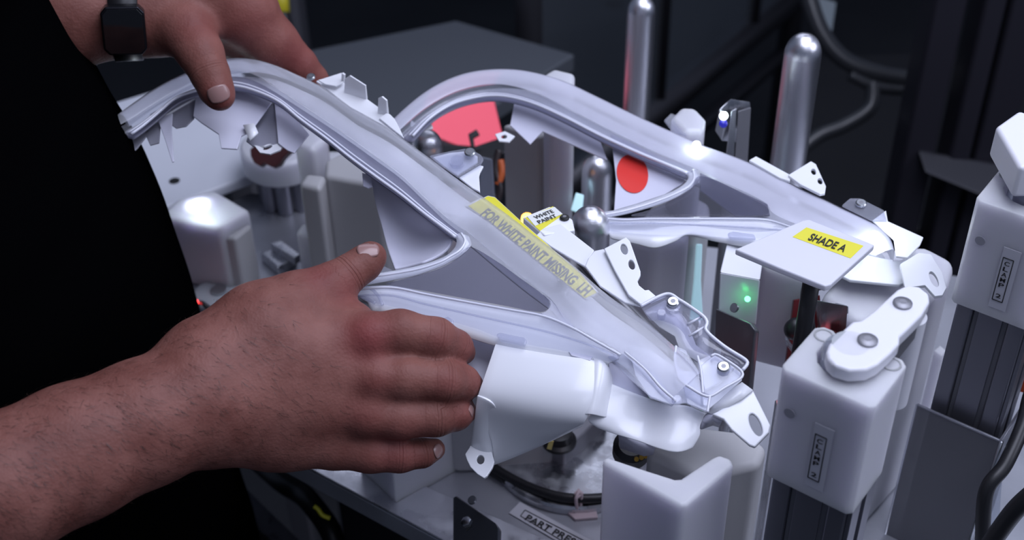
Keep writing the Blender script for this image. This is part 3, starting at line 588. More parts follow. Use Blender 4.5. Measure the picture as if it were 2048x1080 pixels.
# two-hole bracket and step panel behind the band
plate('step_panel', PF, [(1072, 470), (1086, 457), (1122, 447), (1140, 462), (1189, 500), (1180, 515), (1176, 536), (1150, 522), (1100, 492)], -.012, .0025, WHITE, L1, .0008)
plate('bracket_wall', PF, [(1189, 501), (1208, 497), (1230, 540), (1257, 590), (1282, 612), (1250, 605), (1200, 572), (1170, 532), (1177, 515)], -.010, .0025, WHITE, L1, .0008)
plate('holed_bracket', PF, [(1208, 497), (1252, 474), (1260, 482), (1281, 542), (1281, 550), (1275, 562), (1278, 570), (1290, 580), (1297, 579), (1314, 594), (1284, 611), (1257, 590), (1230, 542)], -.006, .0025, WHITE, L1, .0006, holes=[(1248, 498, 6.5, 11, -.35), (1263, 529, 6, 10, -.35)])
# clips on the upper edge
def stand(name, pts, m=WHITE, th=.0018):
    v = [PF.at(*p) for p in pts]; n = (v[1] - v[0]).cross(v[2] - v[0]).normalized(); return prism(name, v, [k + n * th for k in v], m, L1, .0004)
plate('clip_base', PF, [(632, 162), (640, 158), (690, 165), (735, 198), (757, 214), (775, 226), (800, 262), (785, 262), (748, 240), (700, 214)], -.006, .002, WHITE, L1, .0005)
plate('clip_lid', PF, [(636, 160), (683, 145), (687, 150), (686, 164), (672, 172), (650, 168)], -.001, .0015, WHITE, L1, .0004)
stand('clip_wall', [(688, 186, -.006), (689, 158, .004), (699, 151, .008), (730, 171, .008), (733, 199, -.006)])
stand('clip_wall', [(683, 146, .006), (688, 150, .006), (687, 166, -.003), (682, 166, -.003)])
stand('clip_tooth', [(755, 228, -.006), (756, 196, .006), (763, 193, .009), (772, 201, .008), (775, 230, -.006)])
plate('clip_fin', PF, [(758, 236), (772, 226), (780, 228), (789, 237), (800, 258), (808, 276), (790, 262)], -.004, .002, WHITE, L1, .0005)
disc_screw('screw', PF.at(622, 155, -.002), PF.n, .0035, L1)
# screw bracket
plate('screw_bracket', PF, [(859, 311), (900, 302), (930, 297), (945, 299), (962, 310), (967, 318), (963, 326), (935, 342), (916, 354), (885, 332)], -.006, .002, CLEARR, L1, .0005)
plate('bracket_bed', PF, [(866, 314), (900, 305), (935, 302), (955, 312), (955, 324), (930, 340), (915, 350), (888, 332)], -.010, .002, WHITE, L1, .0005)
plate('bracket_arm', PF, [(918, 355), (940, 342), (960, 330), (967, 332), (960, 345), (958, 352), (960, 384), (945, 376)], -.010, .002, WHITE, L1, .0005)
disc_screw('screw', PF.at(940, 306, -.0045), PF.n, .0042, L1)
lathe('boss', [(.0055, -.003), (.005, .001)], CLEARR, PF.at(914, 322, -.005), PF.n, L1, 20)
# inside panels seen through the arch
def pans(par, pl, lst, m, off):
    for p in lst: plate('bezel_panel', pl, p, off, .0015, m, par, .0005)
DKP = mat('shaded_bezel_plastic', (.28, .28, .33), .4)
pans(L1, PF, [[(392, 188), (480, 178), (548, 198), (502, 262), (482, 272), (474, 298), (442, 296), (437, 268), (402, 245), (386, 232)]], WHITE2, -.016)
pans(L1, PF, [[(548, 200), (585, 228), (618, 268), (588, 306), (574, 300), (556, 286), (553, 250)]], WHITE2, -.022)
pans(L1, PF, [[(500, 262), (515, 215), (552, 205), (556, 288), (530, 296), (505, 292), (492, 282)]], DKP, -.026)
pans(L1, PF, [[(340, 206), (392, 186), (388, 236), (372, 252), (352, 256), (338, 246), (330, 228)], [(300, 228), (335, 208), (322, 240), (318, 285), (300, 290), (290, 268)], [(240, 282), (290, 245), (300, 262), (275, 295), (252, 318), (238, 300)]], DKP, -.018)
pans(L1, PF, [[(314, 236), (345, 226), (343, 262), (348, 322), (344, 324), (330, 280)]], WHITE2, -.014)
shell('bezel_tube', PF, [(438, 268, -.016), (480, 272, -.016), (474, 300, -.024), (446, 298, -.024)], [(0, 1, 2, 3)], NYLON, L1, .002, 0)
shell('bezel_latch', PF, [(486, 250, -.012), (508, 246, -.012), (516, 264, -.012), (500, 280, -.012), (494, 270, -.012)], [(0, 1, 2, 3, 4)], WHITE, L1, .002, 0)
plate('bezel_eyelet', PF, [(508, 290), (530, 296), (552, 288), (570, 284), (560, 300), (540, 308), (520, 305)], -.024, .0015, WHITE, L1, .0005, holes=[(535, 295, 10, 3.5, -.35)])
# reflector bowl panel
shell('reflector', PF, [(745, 350, -.012), (800, 392, -.012), (850, 432, -.012), (908, 474, -.010),
      (752, 400, -.030), (800, 430, -.034), (850, 460, -.030), (905, 492, -.010),
      (762, 450, -.040), (800, 470, -.044), (845, 490, -.036), (890, 508, -.010),
      (775, 505, -.034), (800, 515, -.034), (835, 522, -.024), (870, 520, -.010),
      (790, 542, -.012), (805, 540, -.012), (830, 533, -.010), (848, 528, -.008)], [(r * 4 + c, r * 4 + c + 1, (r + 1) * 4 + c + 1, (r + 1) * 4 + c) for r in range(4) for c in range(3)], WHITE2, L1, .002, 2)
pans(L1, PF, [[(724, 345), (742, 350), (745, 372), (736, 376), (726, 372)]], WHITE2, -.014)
plate('end_web', PF, [(1086, 588), (1100, 596), (1114, 612), (1152, 656), (1108, 640), (1080, 626), (1092, 622), (1101, 612), (1100, 602)], -.0005, .0015, FROST, L1, .0004)
# lower left corner of the lens beside the thumb
plate('corner_cover', PF, [(742, 520), (790, 542), (740, 556), (715, 590), (690, 585), (700, 560)], -.006, .0015, CLEARR, L1, .0005)
for path in ([(700, 580), (735, 575), (755, 590), (765, 610)], [(690, 590), (730, 596), (750, 606)]):
    tube('clear_edge', resample([PF.at(x, y, .0) for x, y in cr(path, 8)], 30), .0012, CLEARR, L1, 8)

# ---- rear lens extras
REARW = WHITE
pans(L2, PR, [[(1222, 268), (1290, 300), (1372, 348), (1366, 366), (1330, 388), (1270, 408), (1228, 420), (1232, 360)]], WHITE2, -.012)
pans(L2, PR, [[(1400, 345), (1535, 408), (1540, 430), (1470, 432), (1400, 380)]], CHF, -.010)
o = plate('red_dot', PR, [(1265 + 31 * math.cos(a) * math.cos(-.25) - 39 * math.sin(a) * math.sin(-.25), 347 + 31 * math.cos(a) * math.sin(-.25) + 39 * math.sin(a) * math.cos(-.25)) for a in [k * math.tau / 40 for k in range(40)]], -.0112, .0004, RED, L2, 0); o['label'] = 'red round sticker'
pans(L2, PR, [[(1030, 196), (1100, 226), (1160, 262), (1200, 280), (1215, 320), (1170, 300), (1085, 262), (1060, 288), (1020, 250)]], WHITE2, -.018)
plate('bezel_eyelet', PR, [(990, 268), (1010, 262), (1030, 272), (1018, 284), (998, 282)], -.018, .0015, WHITE, L2, .0004, holes=[(1008, 273, 6, 4, 0)])
plate('bezel_eyelet', PR, [(822, 240), (838, 250), (864, 248), (866, 256), (838, 262), (820, 252)], -.012, .0015, WHITE, L2, .0004)
plate('clear_clip', PR, [(1328, 240), (1342, 226), (1378, 240), (1372, 270), (1345, 262)], -.003, .002, CLEARR, L2, .0006)
plate('rail_clip', PR, [(1455, 466), (1465, 462), (1508, 468), (1512, 476), (1460, 474)], .0015, .003, CLEARR, L2, .0008)
plate('white_tab', PR, [(1498, 320), (1512, 312), (1582, 350), (1580, 362), (1560, 356)], .004, .0025, WHITE, L2, .0006)
plate('holed_bracket', PR, [(1576, 350), (1622, 322), (1632, 328), (1652, 372), (1650, 386), (1640, 388), (1600, 368)], .006, .0025, WHITE, L2, .0006, holes=[(1627, 343, 4.5, 6.5, -.4), (1640, 362, 4.5, 6.5, -.4)])
plate('end_cover', PR, [(1684, 410), (1700, 396), (1720, 396), (1768, 420), (1774, 440), (1745, 440)], .004, .002, CLEARR, L2, .0006)
plate('end_wing', PR, [(1745, 440), (1772, 420), (1776, 442), (1847, 474), (1840, 490), (1815, 515), (1792, 512), (1788, 478)], .002, .002, WHITE, L2, .0006)
disc_screw('screw', PR.at(1722, 408, .005), PR.n, .0042, L2)
plate('end_bed', PR, [(1600, 466), (1700, 500), (1760, 515), (1800, 520), (1830, 500), (1862, 540), (1800, 570), (1700, 560), (1620, 520)], -.012, .003, WHITE, L2, .001)
plate('hook', PR, [(1800, 528), (1838, 505), (1862, 508), (1885, 545), (1893, 575), (1885, 590), (1870, 592), (1850, 570), (1810, 575)], .002, .003, WHITE, L2, .001, holes=[(1868, 558, 7, 17, -.45)])

# lamps under the rear lens that shine through the frosted plastic
point('lens_lamp_upper', PR.at(1393, 290, .008), .014, (.85, .97, 1), .004)
point('lens_lamp_end', PR.at(1748, 474, .010), .02, (.85, .95, 1), .006)
t = thing('lens_lamp', 'bright white round lamp shining at the right end of the rear lens', 'lamp', PR.at(1748, 474, .002))
lathe('led', [(.0045, 0), (.0035, .002), (.0005, .003)], LEDM, PR.at(1748, 472, .0035), PR.n, t, 16)
t = thing('lens_lamp', 'bright white round lamp shining on the frosted band of the rear lens', 'lamp', PR.at(1393, 290, .002))
lathe('led', [(.0035, 0), (.0028, .002), (.0005, .003)], mat('soft_led', (1, 1, 1), .3, emit=(.9, 1, .95), es=4), PR.at(1393, 290, .0045), PR.n, t, 16)

# ================================================================== SIGNS
t = thing('yellow_sign', 'yellow sign about missing white paint under the frosted band of the front lens', 'sign', PF.at(1070, 500, -.03))
yo = -.0020
SG = [(930, 412), (950, 402), (976, 391), (990, 394), (1040, 440), (1095, 488), (1112, 505), (1160, 547), (1196, 585), (1172, 600), (1107, 549), (1033, 489), (980, 445)]
plate('sign_plate', PF, SG, yo - .0006, .0025, mat('white_sign_plastic', (.7, .7, .74), .4), t, .0003)
plate('yellow_label', PF, [(937, 413), (976, 392), (990, 395), (1040, 441), (1095, 489), (1112, 506), (1160, 548), (1193, 586), (1170, 597), (1107, 547), (1033, 487), (980, 443)], yo, .0004, YEL, t, 0)
text('lettering', 'FOR WHITE PAINT MISSING  LH', PF.at(968, 424, yo), PF.at(1178, 586, yo), PF.n, INK, t, size=.0088, bold=.03)
sidepost(t, [PF.at(1120, 540, -.008), PF.at(1160, 580, -.032), PF.at(1328, 712, -.034)], .004)
t = thing('white_paint_sign', 'small white block with a label reading WHITE PAINT beside the fat pin', 'sign', PF.at(1100, 440, -.03))
wz = .285
vprism('sign_block', [(1045, 434), (1100, 412), (1145, 438), (1150, 460), (1088, 470)], wz, wz - .012, WHITE, t, .0012)
quadon('yellow_underlay', Z(1050, 436, wz), Z(1106, 413, wz), Z(1126, 430, wz), Z(1080, 462, wz), YEL, t)
quadon('label', Z(1054, 433, wz + .0004), Z(1109, 414, wz + .0004), Z(1125, 428, wz + .0004), Z(1070, 452, wz + .0004), mat('white_label', (.72, .74, .70), .35), t)
text('lettering', 'WHITE', Z(1069, 436, wz + .0008), Z(1106, 422, wz + .0008), (0, 0, 1), INK, t, size=.0042)
text('lettering', 'PAINT', Z(1076, 445, wz + .0008), Z(1112, 431, wz + .0008), (0, 0, 1), INK, t, size=.0042)
disc_screw('screw', Z(1129, 437, wz + .0002), (0, 0, 1), .0035, t, INK)
sidepost(t, [Z(1105, 455, wz - .016), PF.at(1195, 560, -.045), PF.at(1350, 722, -.050)], .004)
# SHADE A
t = thing('shade_sign', 'white plate with a yellow label reading SHADE A', 'sign', Z(1640, 500, .29))
sz = .300; SW = mat('white_sign_nylon', (.66, .66, .72), .4, sub=.2, subr=(.006, .006, .007))
vprism('sign_plate', [(1470, 498), (1605, 440), (1618, 438), (1750, 489), (1662, 568), (1650, 572), (1560, 536)], sz, sz - .005, SW, t, .0012)
quadon('yellow_label', Z(1585, 474, sz), Z(1613, 455, sz), Z(1727, 492, sz), Z(1701, 517, sz), YEL, t)
text('lettering', 'SHADE A', Z(1620, 473, sz + .0006), Z(1692, 498, sz + .0006), (0, 0, 1), INK, t, size=.0088)
p0 = Z(1640, 560, sz - .005); p0 = Vector((p0.x - .002, p0.y + .012, sz - .005)); tube('post', [p0, Vector((p0.x, p0.y, .16))], .006, BLACK, t)
prism('post_foot', [p0 + Vector((a, b, -.13)) for a, b in ((-.01, -.01), (.01, -.01), (.01, .01), (-.01, .01))], [Vector((p0.x + a, p0.y + b, 0)) for a, b in ((-.01, -.01), (.01, -.01), (.01, .01), (-.01, .01))], ALU, t, .001)
# ---- white/green lit bezel box + nylon leg under the rear lens
t = thing('white_channel', 'white glossy channel hanging under the rear lens with a small green light', 'channel', Z(1480, 640, 0))
prism('channel_face', [P(1456, 478, .985), P(1530, 490, .985), P(1520, 560, .96), P(1440, 545, .96)], [P(1456, 478, .991), P(1530, 490, .991), P(1520, 560, .966), P(1440, 545, .966)], WHITE, t, .001)
prism('channel_lower', [P(1440, 545, .96), P(1520, 560, .96), P(1512, 650, .975), P(1436, 630, .975)], [P(1440, 545, .966), P(1520, 560, .966), P(1512, 650, .981), P(1436, 630, .981)], mat('translucent_white', (.55, .55, .62), .2, sub=.3, subr=(.01, .01, .01)), t, .001)
lathe('green_led', [(.0022, 0), (.002, .001), (.0005, .0015)], mat('green_led', (0, 1, .2), .3, emit=(.05, 1, .2), es=10), P(1495, 598, .958), -FW, t, 16)
point('green_glow', P(1494, 612, .950), .0012, (.05, 1, .25), .002)
p0 = P(1478, 640, .985); tube('stand', [p0, Vector((p0.x, p0.y, 0))], .006, ALU, t)
block('pinkish white nylon block under the SHADE A plate, left of the black cable', [(1512, 520), (1535, 538), (1625, 560), (1622, 520), (1560, 500)], .225, .13, NYLON, .003)
block('cream nylon block carrying the right end of the rear lens', [(1640, 590), (1700, 640), (1800, 660), (1900, 560), (1912, 520), (1850, 487), (1720, 500)], .225, 0, NYLON, .008)
block('wide grey nylon block under the smoky window of the front lens', [(740, 600), (900, 650), (1110, 640), (1120, 590), (960, 480), (800, 540)], .17, 0, NYLOND, .006)
block('wide grey nylon block under the smoky window of the rear lens', [(1272, 446), (1388, 455), (1420, 440), (1420, 405), (1370, 380), (1310, 400)], .175, 0, NYLOND, .006)
t = thing('cyan_strip', 'narrow strip with painted cyan glow standing between the nylon post and the white channel', 'strip', Z(1395, 640, 0))  # cyan streak put into the colour and emission of a plain strip
v = [P(1393, 488, 1.12), P(1405, 488, 1.12), P(1402, 560, 1.14), P(1406, 640, 1.16), P(1380, 640, 1.16), P(1388, 560, 1.14)]
prism('strip_face', v, [k + FW * .004 for k in v], mat('cyan_strip_glow', (.5, .7, .75), .3, emit=(.5, .85, 1), es=.35), t, .001)
p0 = P(1394, 638, 1.163); tube('stand', [p0, Vector((p0.x, p0.y, 0))], .004, ALU, t)
# ================================================================== CLAMPS
GUARD = mat('grey_guard_plastic', (.16, .16, .18), .25, trans=0, alpha=.82)
RZ = math.atan2(-.035, .045)
ex = Vector((math.cos(RZ), math.sin(RZ), 0)); ey = Vector((-ex.y, ex.x, 0))
def clamp(lab, org, with_arm, guard, scale=1.0):
    """org: top-left corner of the front face"""
    O = Vector(org); t = thing('swing_clamp', lab, 'clamp', (O.x, O.y, 0))
    W_, D_, Hh = .057, .047, .088
    def L(x, y, z): return O + ex * x + ey * y + Vector((0, 0, z))
    out = [(0, .0), (W_, 0), (W_, D_)]
    # U-shaped top outline: right lug, recess arc, left lug
    out = [(0.003, 0), (W_ - .003, 0), (W_, .003), (W_, D_ - .004), (W_ - .004, D_), (W_ - .012, D_), (W_ - .015, D_ - .006)]
    cxr, cyr, rr_ = W_ / 2 - .001, D_ * .62, .0175
    out += [(cxr + rr_ * math.cos(a), cyr + rr_ * math.sin(a)) for a in [math.radians(x) for x in (40, 15, -15, -45, -70, -90, -110, -135, -165, -195, -220)]]
    out += [(.013, D_ - .002), (.010, D_), (.004, D_), (0, D_ - .004), (0, .003)]
    prism('cover', [L(x, y, 0) for x, y in out], [L(x, y, -Hh) for x, y in out], NYLON, t, .0022, 4)
    # lug sockets
    for x, y in ((.0075, D_ - .0075), (W_ - .0075, D_ - .0075)):
        lathe('socket', [(.0058, 0), (.0058, .0008), (.0046, .0008), (.0046, -.004)], NYLON, L(x, y, 0), (0, 0, 1), t, 24, False)
    lathe('screw_hole', [(.0035, 0), (.0035, .0004)], mat('shaded_hole', (.30, .30, .34), .6), L(.010, -.0002, -.030), -ey, t, 16)
    # column
    zc = -Hh
    for x in (.004, W_ - .016):
        prism('column_rail', [L(x, .004, zc), L(x + .012, .004, zc), L(x + .012, .04, zc), L(x, .04, zc)], [L(x, .004, -O.z), L(x + .012, .004, -O.z), L(x + .012, .04, -O.z), L(x, .04, -O.z)], EXTR, t, .0015)
    prism('column_core', [L(.016, .007, zc), L(W_ - .016, .007, zc), L(W_ - .016, .038, zc), L(.016, .038, zc)], [L(.016, .007, -O.z), L(W_ - .016, .007, -O.z), L(W_ - .016, .038, -O.z), L(.016, .038, -O.z)], EXTRD, t, .001)
    prism('column_strip', [L(.020, .0052, zc), L(W_ - .020, .0052, zc), L(W_ - .020, .0075, zc), L(.020, .0075, zc)], [L(.020, .0052, -O.z), L(W_ - .020, .0052, -O.z), L(W_ - .020, .0075, -O.z), L(.020, .0075, -O.z)], EXTR, t, .0004)
    for y in (.006, .026):
        prism('side_rail', [L(W_ - .004, y, zc), L(W_ - .001, y, zc), L(W_ - .001, y + .013, zc), L(W_ - .004, y + .013, zc)], [L(W_ - .004, y, -O.z), L(W_ - .001, y, -O.z), L(W_ - .001, y + .013, -O.z), L(W_ - .004, y + .013, -O.z)], EXTR, t, .0006)
    # label
    z0, z1 = -.036, -.072
    quadon('label', L(.026, -.0002, -.028), L(.038, -.0002, -.028), L(.038, -.0002, -.079), L(.026, -.0002, -.079), PAPER, t)
    lx0, lx1 = .0275, .0345
    fr_ = [(lx0, z0), (lx1, z0), (lx1, z1), (lx0, z1)]
    for i in range(4):
        a, b = fr_[i], fr_[(i + 1) % 4]; tube('label_border', [L(a[0], -.0006, a[1]), L(b[0], -.0006, b[1])], .00035, INK, t, 4)
    for i, ch in enumerate('CLAMP 2'):
        if ch == ' ': continue
        zz = z0 - .0040 - i * .0046
        text('lettering', ch, L(lx0 + .0017, -.0008, zz), L(lx1 - .0017, -.0008, zz), -ey, INK, t, size=.0034)
    # piston
    PC = L(cxr, cyr, 0)
    lathe('piston_collar', [(.0150, -.02), (.0150, .006), (.0138, .008)], GLASS, PC, (0, 0, 1), t, 32)
    lathe('piston', [(.0105, -.02), (.0105, .012)], CHROME, PC, (0, 0, 1), t, 32)
    if guard:
        gz = -.188
        v = [(-.004, -.004), (W_ + .004, -.004), (W_ + .004, .048)]; 
        for (a, b) in ((0, 1), (1, 2)):
            p, q = v[a], v[b]; d = (Vector((*q, 0)) - Vector((*p, 0))).normalized(); nn_ = Vector((-d.y, d.x, 0)) * .002
            prism('guard_sheet', [L(*p, gz), L(*q, gz), L(q[0] + nn_.x, q[1] + nn_.y, gz), L(p[0] + nn_.x, p[1] + nn_.y, gz)], [L(*p, -O.z), L(*q, -O.z), L(q[0] + nn_.x, q[1] + nn_.y, -O.z), L(p[0] + nn_.x, p[1] + nn_.y, -O.z)], GUARD, t, .0003)
            tube('guard_edge', [L(*p, gz), L(*q, gz)], .0009, CLEARR, t, 6)
        tube('guard_edge', [L(*v[0], gz), L(*v[0], -O.z)], .001, CLEARR, t, 6); tube('guard_edge', [L(*v[1], gz), L(*v[1], -O.z)], .0016, CHROME, t, 6)
    return t, PC, L
O1 = Z(1560, 735, .335)
t, PC, L_ = clamp('nearest white clamp with a long swing arm, in front of the SHADE A plate', O1, True, False)
ARM = mat('white_arm_nylon', (.72, .72, .76), .38, sub=.2, subr=(.006, .006, .007))
az = .347
arm = [(1652, 702), (1658, 686), (1690, 655), (1705, 641), (1720, 640), (1745, 622), (1795, 577), (1815, 568), (1840, 572), (1858, 586), (1860, 602), (1845, 628), (1815, 658), (1800, 672), (1799, 686), (1782, 705), (1757, 727), (1735, 738), (1700, 740), (1668, 730), (1655, 716)]
vprism('swing_arm', arm, az, az - .010, ARM, t, .0025)
vprism('arm_bar', [(1690, 700), (1720, 655), (1810, 590), (1855, 600), (1840, 640), (1780, 715)], az - .0102, az - .024, STEEL, t, .001)
disc_screw('arm_screw', Z(1735, 682, az + .0001), (0, 0, 1), .0058, t, STEEL); disc_screw('arm_screw', Z(1805, 608, az + .0001), (0, 0, 1), .0056, t, STEEL)
cyl('presser_foot', Z(1828, 596, az), .010, .262, az - .0105, ARM, t)
O2 = Z(1950, 398, .335)
t2, PC2, L2_ = clamp('further white clamp with clear guard at the right edge', O2, False, True)
v = [(-.022, -.02), (.024, -.02), (.030, .02), (.0, .05), (-.022, .03)]
prism('swing_arm', [PC2 + Vector((a, b, .034)) for a, b in v], [PC2 + Vector((a, b, .010)) for a, b in v], ARM, t2, .003)

# ================================================================== FRONT NEST BLOCKS
block('nearest white nylon nest block with a notched L-shaped top', [(1203, 922), (1212, 912), (1290, 938), (1350, 957), (1362, 956), (1425, 914), (1438, 908), (1462, 916), (1468, 930), (1375, 1008), (1362, 1012)], .252, 0, NYLON, .0035)
block('translucent grey nylon block behind the nearest nest block, under the hook', [(1290, 905), (1310, 870), (1400, 850), (1480, 860), (1536, 890), (1520, 930), (1400, 955)], .205, 0, NYLOND, .006)
block('square grey-white nylon block under the little finger', [(722, 946), (793, 1011), (916, 941), (845, 882)], .10, 0, NYLON, .0012, True)
block('small pale aluminium block right behind the little finger block', [(880, 885), (905, 900), (945, 872), (920, 858)], .05, 0, ALU, .001, True)
# sensor block with cable gland
t = thing('sensor_block', 'machined aluminium sensor block with a black cable gland under the white housing', 'sensor', Z(1120, 930, 0))
vprism('block_body', [(1060, 916), (1128, 946), (1215, 868), (1150, 840)], .028, 0, mat('cast_sensor_metal', (.30, .30, .33), .42, .45), t, .0025, 4, True)
gp = Z(1118, 884, .028)
lathe('gland', [(.015, 0), (.015, .003), (.012, .005), (.011, .012), (.008, .013)], BLACK, gp, (0, 0, 1), t, 28)
prism('brass_key', [P(1093, 898, 1.04), P(1098, 880, 1.04), P(1108, 882, 1.04), P(1103, 900, 1.04)], [P(1093, 898, 1.046), P(1098, 880, 1.046), P(1108, 882, 1.046), P(1103, 900, 1.046)], mat('brass', (.7, .55, .2), .3, 1), t, .0004)
# round polished disc on the plate
t = thing('round_turntable', 'round polished metal disc on the plate with a black cable around it', 'disc', Z(1120, 930, 0))
o = lathe('disc_body', [(.075, 0), (.075, .006), (.073, .008)], ALU, Z(1150, 900, .0005), (0, 0, 1), t, 64)
# black cable arc with tie
t = thing('black_cable', 'thick black cable curving across the plate below the white housing', 'cable', Z(1100, 980, .004))
tube('cable_jacket', resample([Z(x, y, z) for x, y, z in cr([(930, 893, .010), (985, 934, .010), (1040, 966, .010), (1100, 989, .012), (1150, 997, .013), (1210, 995, .012), (1260, 985, .010)], 8)], 60), .0042, BLACK, t, 12)
tube('cable_jacket', resample([Z(x, y, z) for x, y, z in cr([(935, 905, .005), (990, 944, .005), (1040, 976, .005), (1100, 999, .006), (1150, 1006, .006), (1210, 1004, .006), (1260, 996, .005)], 8)], 60), .0040, BLACK, t, 12)
t = thing('cable_tie_mount', 'pinkish white cable tie mount holding the black cable', 'cable tie', Z(1160, 1025, 0))
PK = mat('pinkish_nylon', (.60, .48, .50), .4)
vprism('mount_base', [(1130, 1020), (1150, 1038), (1196, 1034), (1190, 1008), (1140, 1003)], .003, 0, PK, t, .0008)
tube('tie_band', [Z(x, y, z) for x, y, z in cr([(1155, 1020, .004), (1152, 1000, .018), (1157, 985, .022), (1163, 992, .018), (1160, 1018, .004)], 6)], .0016, PK, t, 6)
lathe('tie_head', [(.004, 0), (.004, .004)], PK, Z(1157, 988, .018), (0, -.6, 1), t, 4)
# PART PRESENT label
t = thing('part_present_label', 'slanted clear strip label reading PART PRESENT on the plate', 'label', Z(1080, 1050, 0))
a, b, c_, d_ = Z(1040, 1004, .001), Z(1190, 1085, .001), Z(1165, 1112, .001), Z(1018, 1026, .001)
quadon('label_strip', a, b, c_, d_, mat('white_label_strip', (.62, .62, .66), .3), t)
text('lettering', 'PART PRESENT', Z(1053, 1034, .0018), Z(1190, 1105, .0018), (0, 0, 1), INK, t, size=.0068)
e = [Z(1050, 1020, .0014), Z(1200, 1098, .0014), Z(1184, 1118, .0014), Z(1041, 1032, .0014)]
for i in range(4): tube('label_border', [e[i], e[(i + 1) % 4]], .0004, INK, t, 4)
# slotted steel brackets
def slot_bracket(lab, pix, d, thick, slot, base):
    t = thing('slotted_bracket', lab, 'bracket', base)
    v = [P(x, y, dd) for x, y, dd in pix]; nrm = (v[1] - v[0]).cross(v[2] - v[0]).normalized()
    if nrm.dot(CAM - v[0]) < 0: nrm = -nrm
    prism('bracket_plate', v, [k - nrm * thick for k in v], STEEL, t, .0015)
    s = [P(x, y, d) for x, y in slot]; c = sum(s, Vector()) / len(s); off = nrm * ((v[0] - c).dot(nrm) + .0003)
    prism('slot', [k + off for k in s], [k + off - nrm * .0005 for k in s], INK, t, 0)
    cc = c + off; lathe('slot_screw', [(.0045, 0), (.0045, .003), (.003, .004)], CHROME, cc + nrm * .0002, nrm, t, 6)
    lathe('pivot_screw', [(.0035, 0), (.0035, .002)], CHROME, v[0].lerp(v[2], .5) + nrm * .0003 + Vector((0, 0, .010)), nrm, t, 20)
    return t
slot_bracket('dark steel slotted bracket standing beside the clear wing of the front lens', [(1430, 616, .97), (1500, 646, .94), (1509, 660, .935), (1496, 800, .985), (1425, 800, 1.02)], .96, .006, [(1452, 700), (1464, 690), (1466, 720), (1456, 740), (1450, 725)], Z(1460, 800, 0))
slot_bracket('dark steel slotted bracket at the bottom edge in front of the sensor block', [(905, 995, 1.02), (912, 990, 1.02), (990, 1045, .985), (998, 1056, .985), (996, 1130, 1.0), (905, 1130, 1.05)], 1.0, .006, [(938, 1042), (946, 1036), (950, 1060), (940, 1070), (936, 1058)], Z(950, 1130, 0))
# sensor stand with red plates, black cable
t = thing('sensor_stand', 'aluminium sensor stand with dark red plates behind the swing arm', 'sensor stand', Z(1640, 760, 0))
for nm, pts, m in [('red_plate', [(1588, 600, .985), (1640, 590, .98), (1650, 730, .99), (1570, 740, 1.0)], REDP), ('alu_arm', [(1632, 600, .95), (1696, 612, .93), (1690, 690, .945), (1640, 660, .96)], ALU), ('alu_block', [(1650, 600, .965), (1697, 612, .94), (1697, 628, .94), (1650, 618, .965)], ALU), ('red_plate', [(1640, 660, .945), (1672, 662, .935), (1684, 680, .935), (1676, 730, .95), (1636, 730, .965)], REDP)]:
    v = [P(*p) for p in pts]; prism(nm, v, [k + FW * .005 for k in v], m, t, .0006)
p0 = P(1640, 725, 1.0); tube('stand', [p0, Vector((p0.x, p0.y, 0))], .008, ALU, t)
for x, y, d in ((1592, 658, .975), (1648, 688, .93)):
    lathe('knob', [(.0085, -.004), (.0085, .003), (.006, .006), (.001, .007)], BLACK, P(x, y, d), -FW + Vector((0, 0, .3)), t, 24)
tube('cable_jacket', resample([P(*q) for q in cr([(1642, 566, .93), (1618, 575, .925), (1614, 610, .92), (1618, 660, .925), (1632, 700, .93), (1648, 740, .93), (1655, 780, .95)], 8)], 50), .0050, BLACK, t, 14)
tube('cable_tie', resample([P(*q) for q in cr([(1572, 676, .96), (1590, 700, .93), (1625, 718, .915), (1655, 722, .91)], 8)], 30), .0013, GLASS, t, 6)
tube('cable_tie', resample([P(*q) for q in cr([(1574, 686, .96), (1594, 709, .93), (1628, 727, .915), (1655, 730, .91)], 8)], 30), .0013, GLASS, t, 6)
point('red_glow_stand', P(1560, 740, .96), .002, (1, .12, .16), .01)
# gold terminal
t = thing('gold_connector', 'black connector with golden pins under the housing flange', 'connector', Z(1270, 900, .1))
lathe('connector_body', [(.014, 0), (.014, .010), (.010, .014)], BLACK, P(1262, 905, .97), (0, -.3, 1), t, 24)
for x, y in ((1272, 917), (1282, 914), (1290, 911)): lathe('golden_pin', [(.0018, 0), (.0018, .004)], mat('gold', (.8, .5, .1), .25, 1), P(x, y, .945), -FW, t, 8)
cyl('connector_post', P(1255, 925, .99), .010, 0, P(1262, 905, .97).z - .001, STEEL, t)
point('red_glow_low', P(1180, 870, 1.03), .003, (1, .1, .1), .004)
# red spots: small red lamp on the sensor block side
# ================================================================== RIGHT EDGE: tubes and cables
o = tube('black_hose', resample([P(*q) for q in cr([(2110, 700, .96), (2065, 780, .96), (2046, 850, .95), (2010, 930, .94), (1972, 985, .94), (1965, 1100, .96)], 8)], 60), .0055, BLACK, None, 12); tag(o, 'thick black hose bending beside the clear guard at the right edge', 'hose')
o = tube('clear_hose', resample([P(*q) for q in cr([(2110, 650, 1.03), (2080, 740, 1.03), (2050, 820, 1.02), (2010, 900, .98), (1992, 960, .98), (1985, 1100, .99)], 8)], 60), .0045, GLASS, None, 12); tag(o, 'clear air hose beside the clamp guard at the right edge', 'hose')
o = tube('black_hose', resample([P(*q) for q in cr([(2100, 960, .86), (2040, 1010, .88), (2000, 1060, .9), (1960, 1120, .92)], 8)], 40), .0065, BLACK, None, 12); tag(o, 'thick black hose crossing the bottom right corner', 'hose')
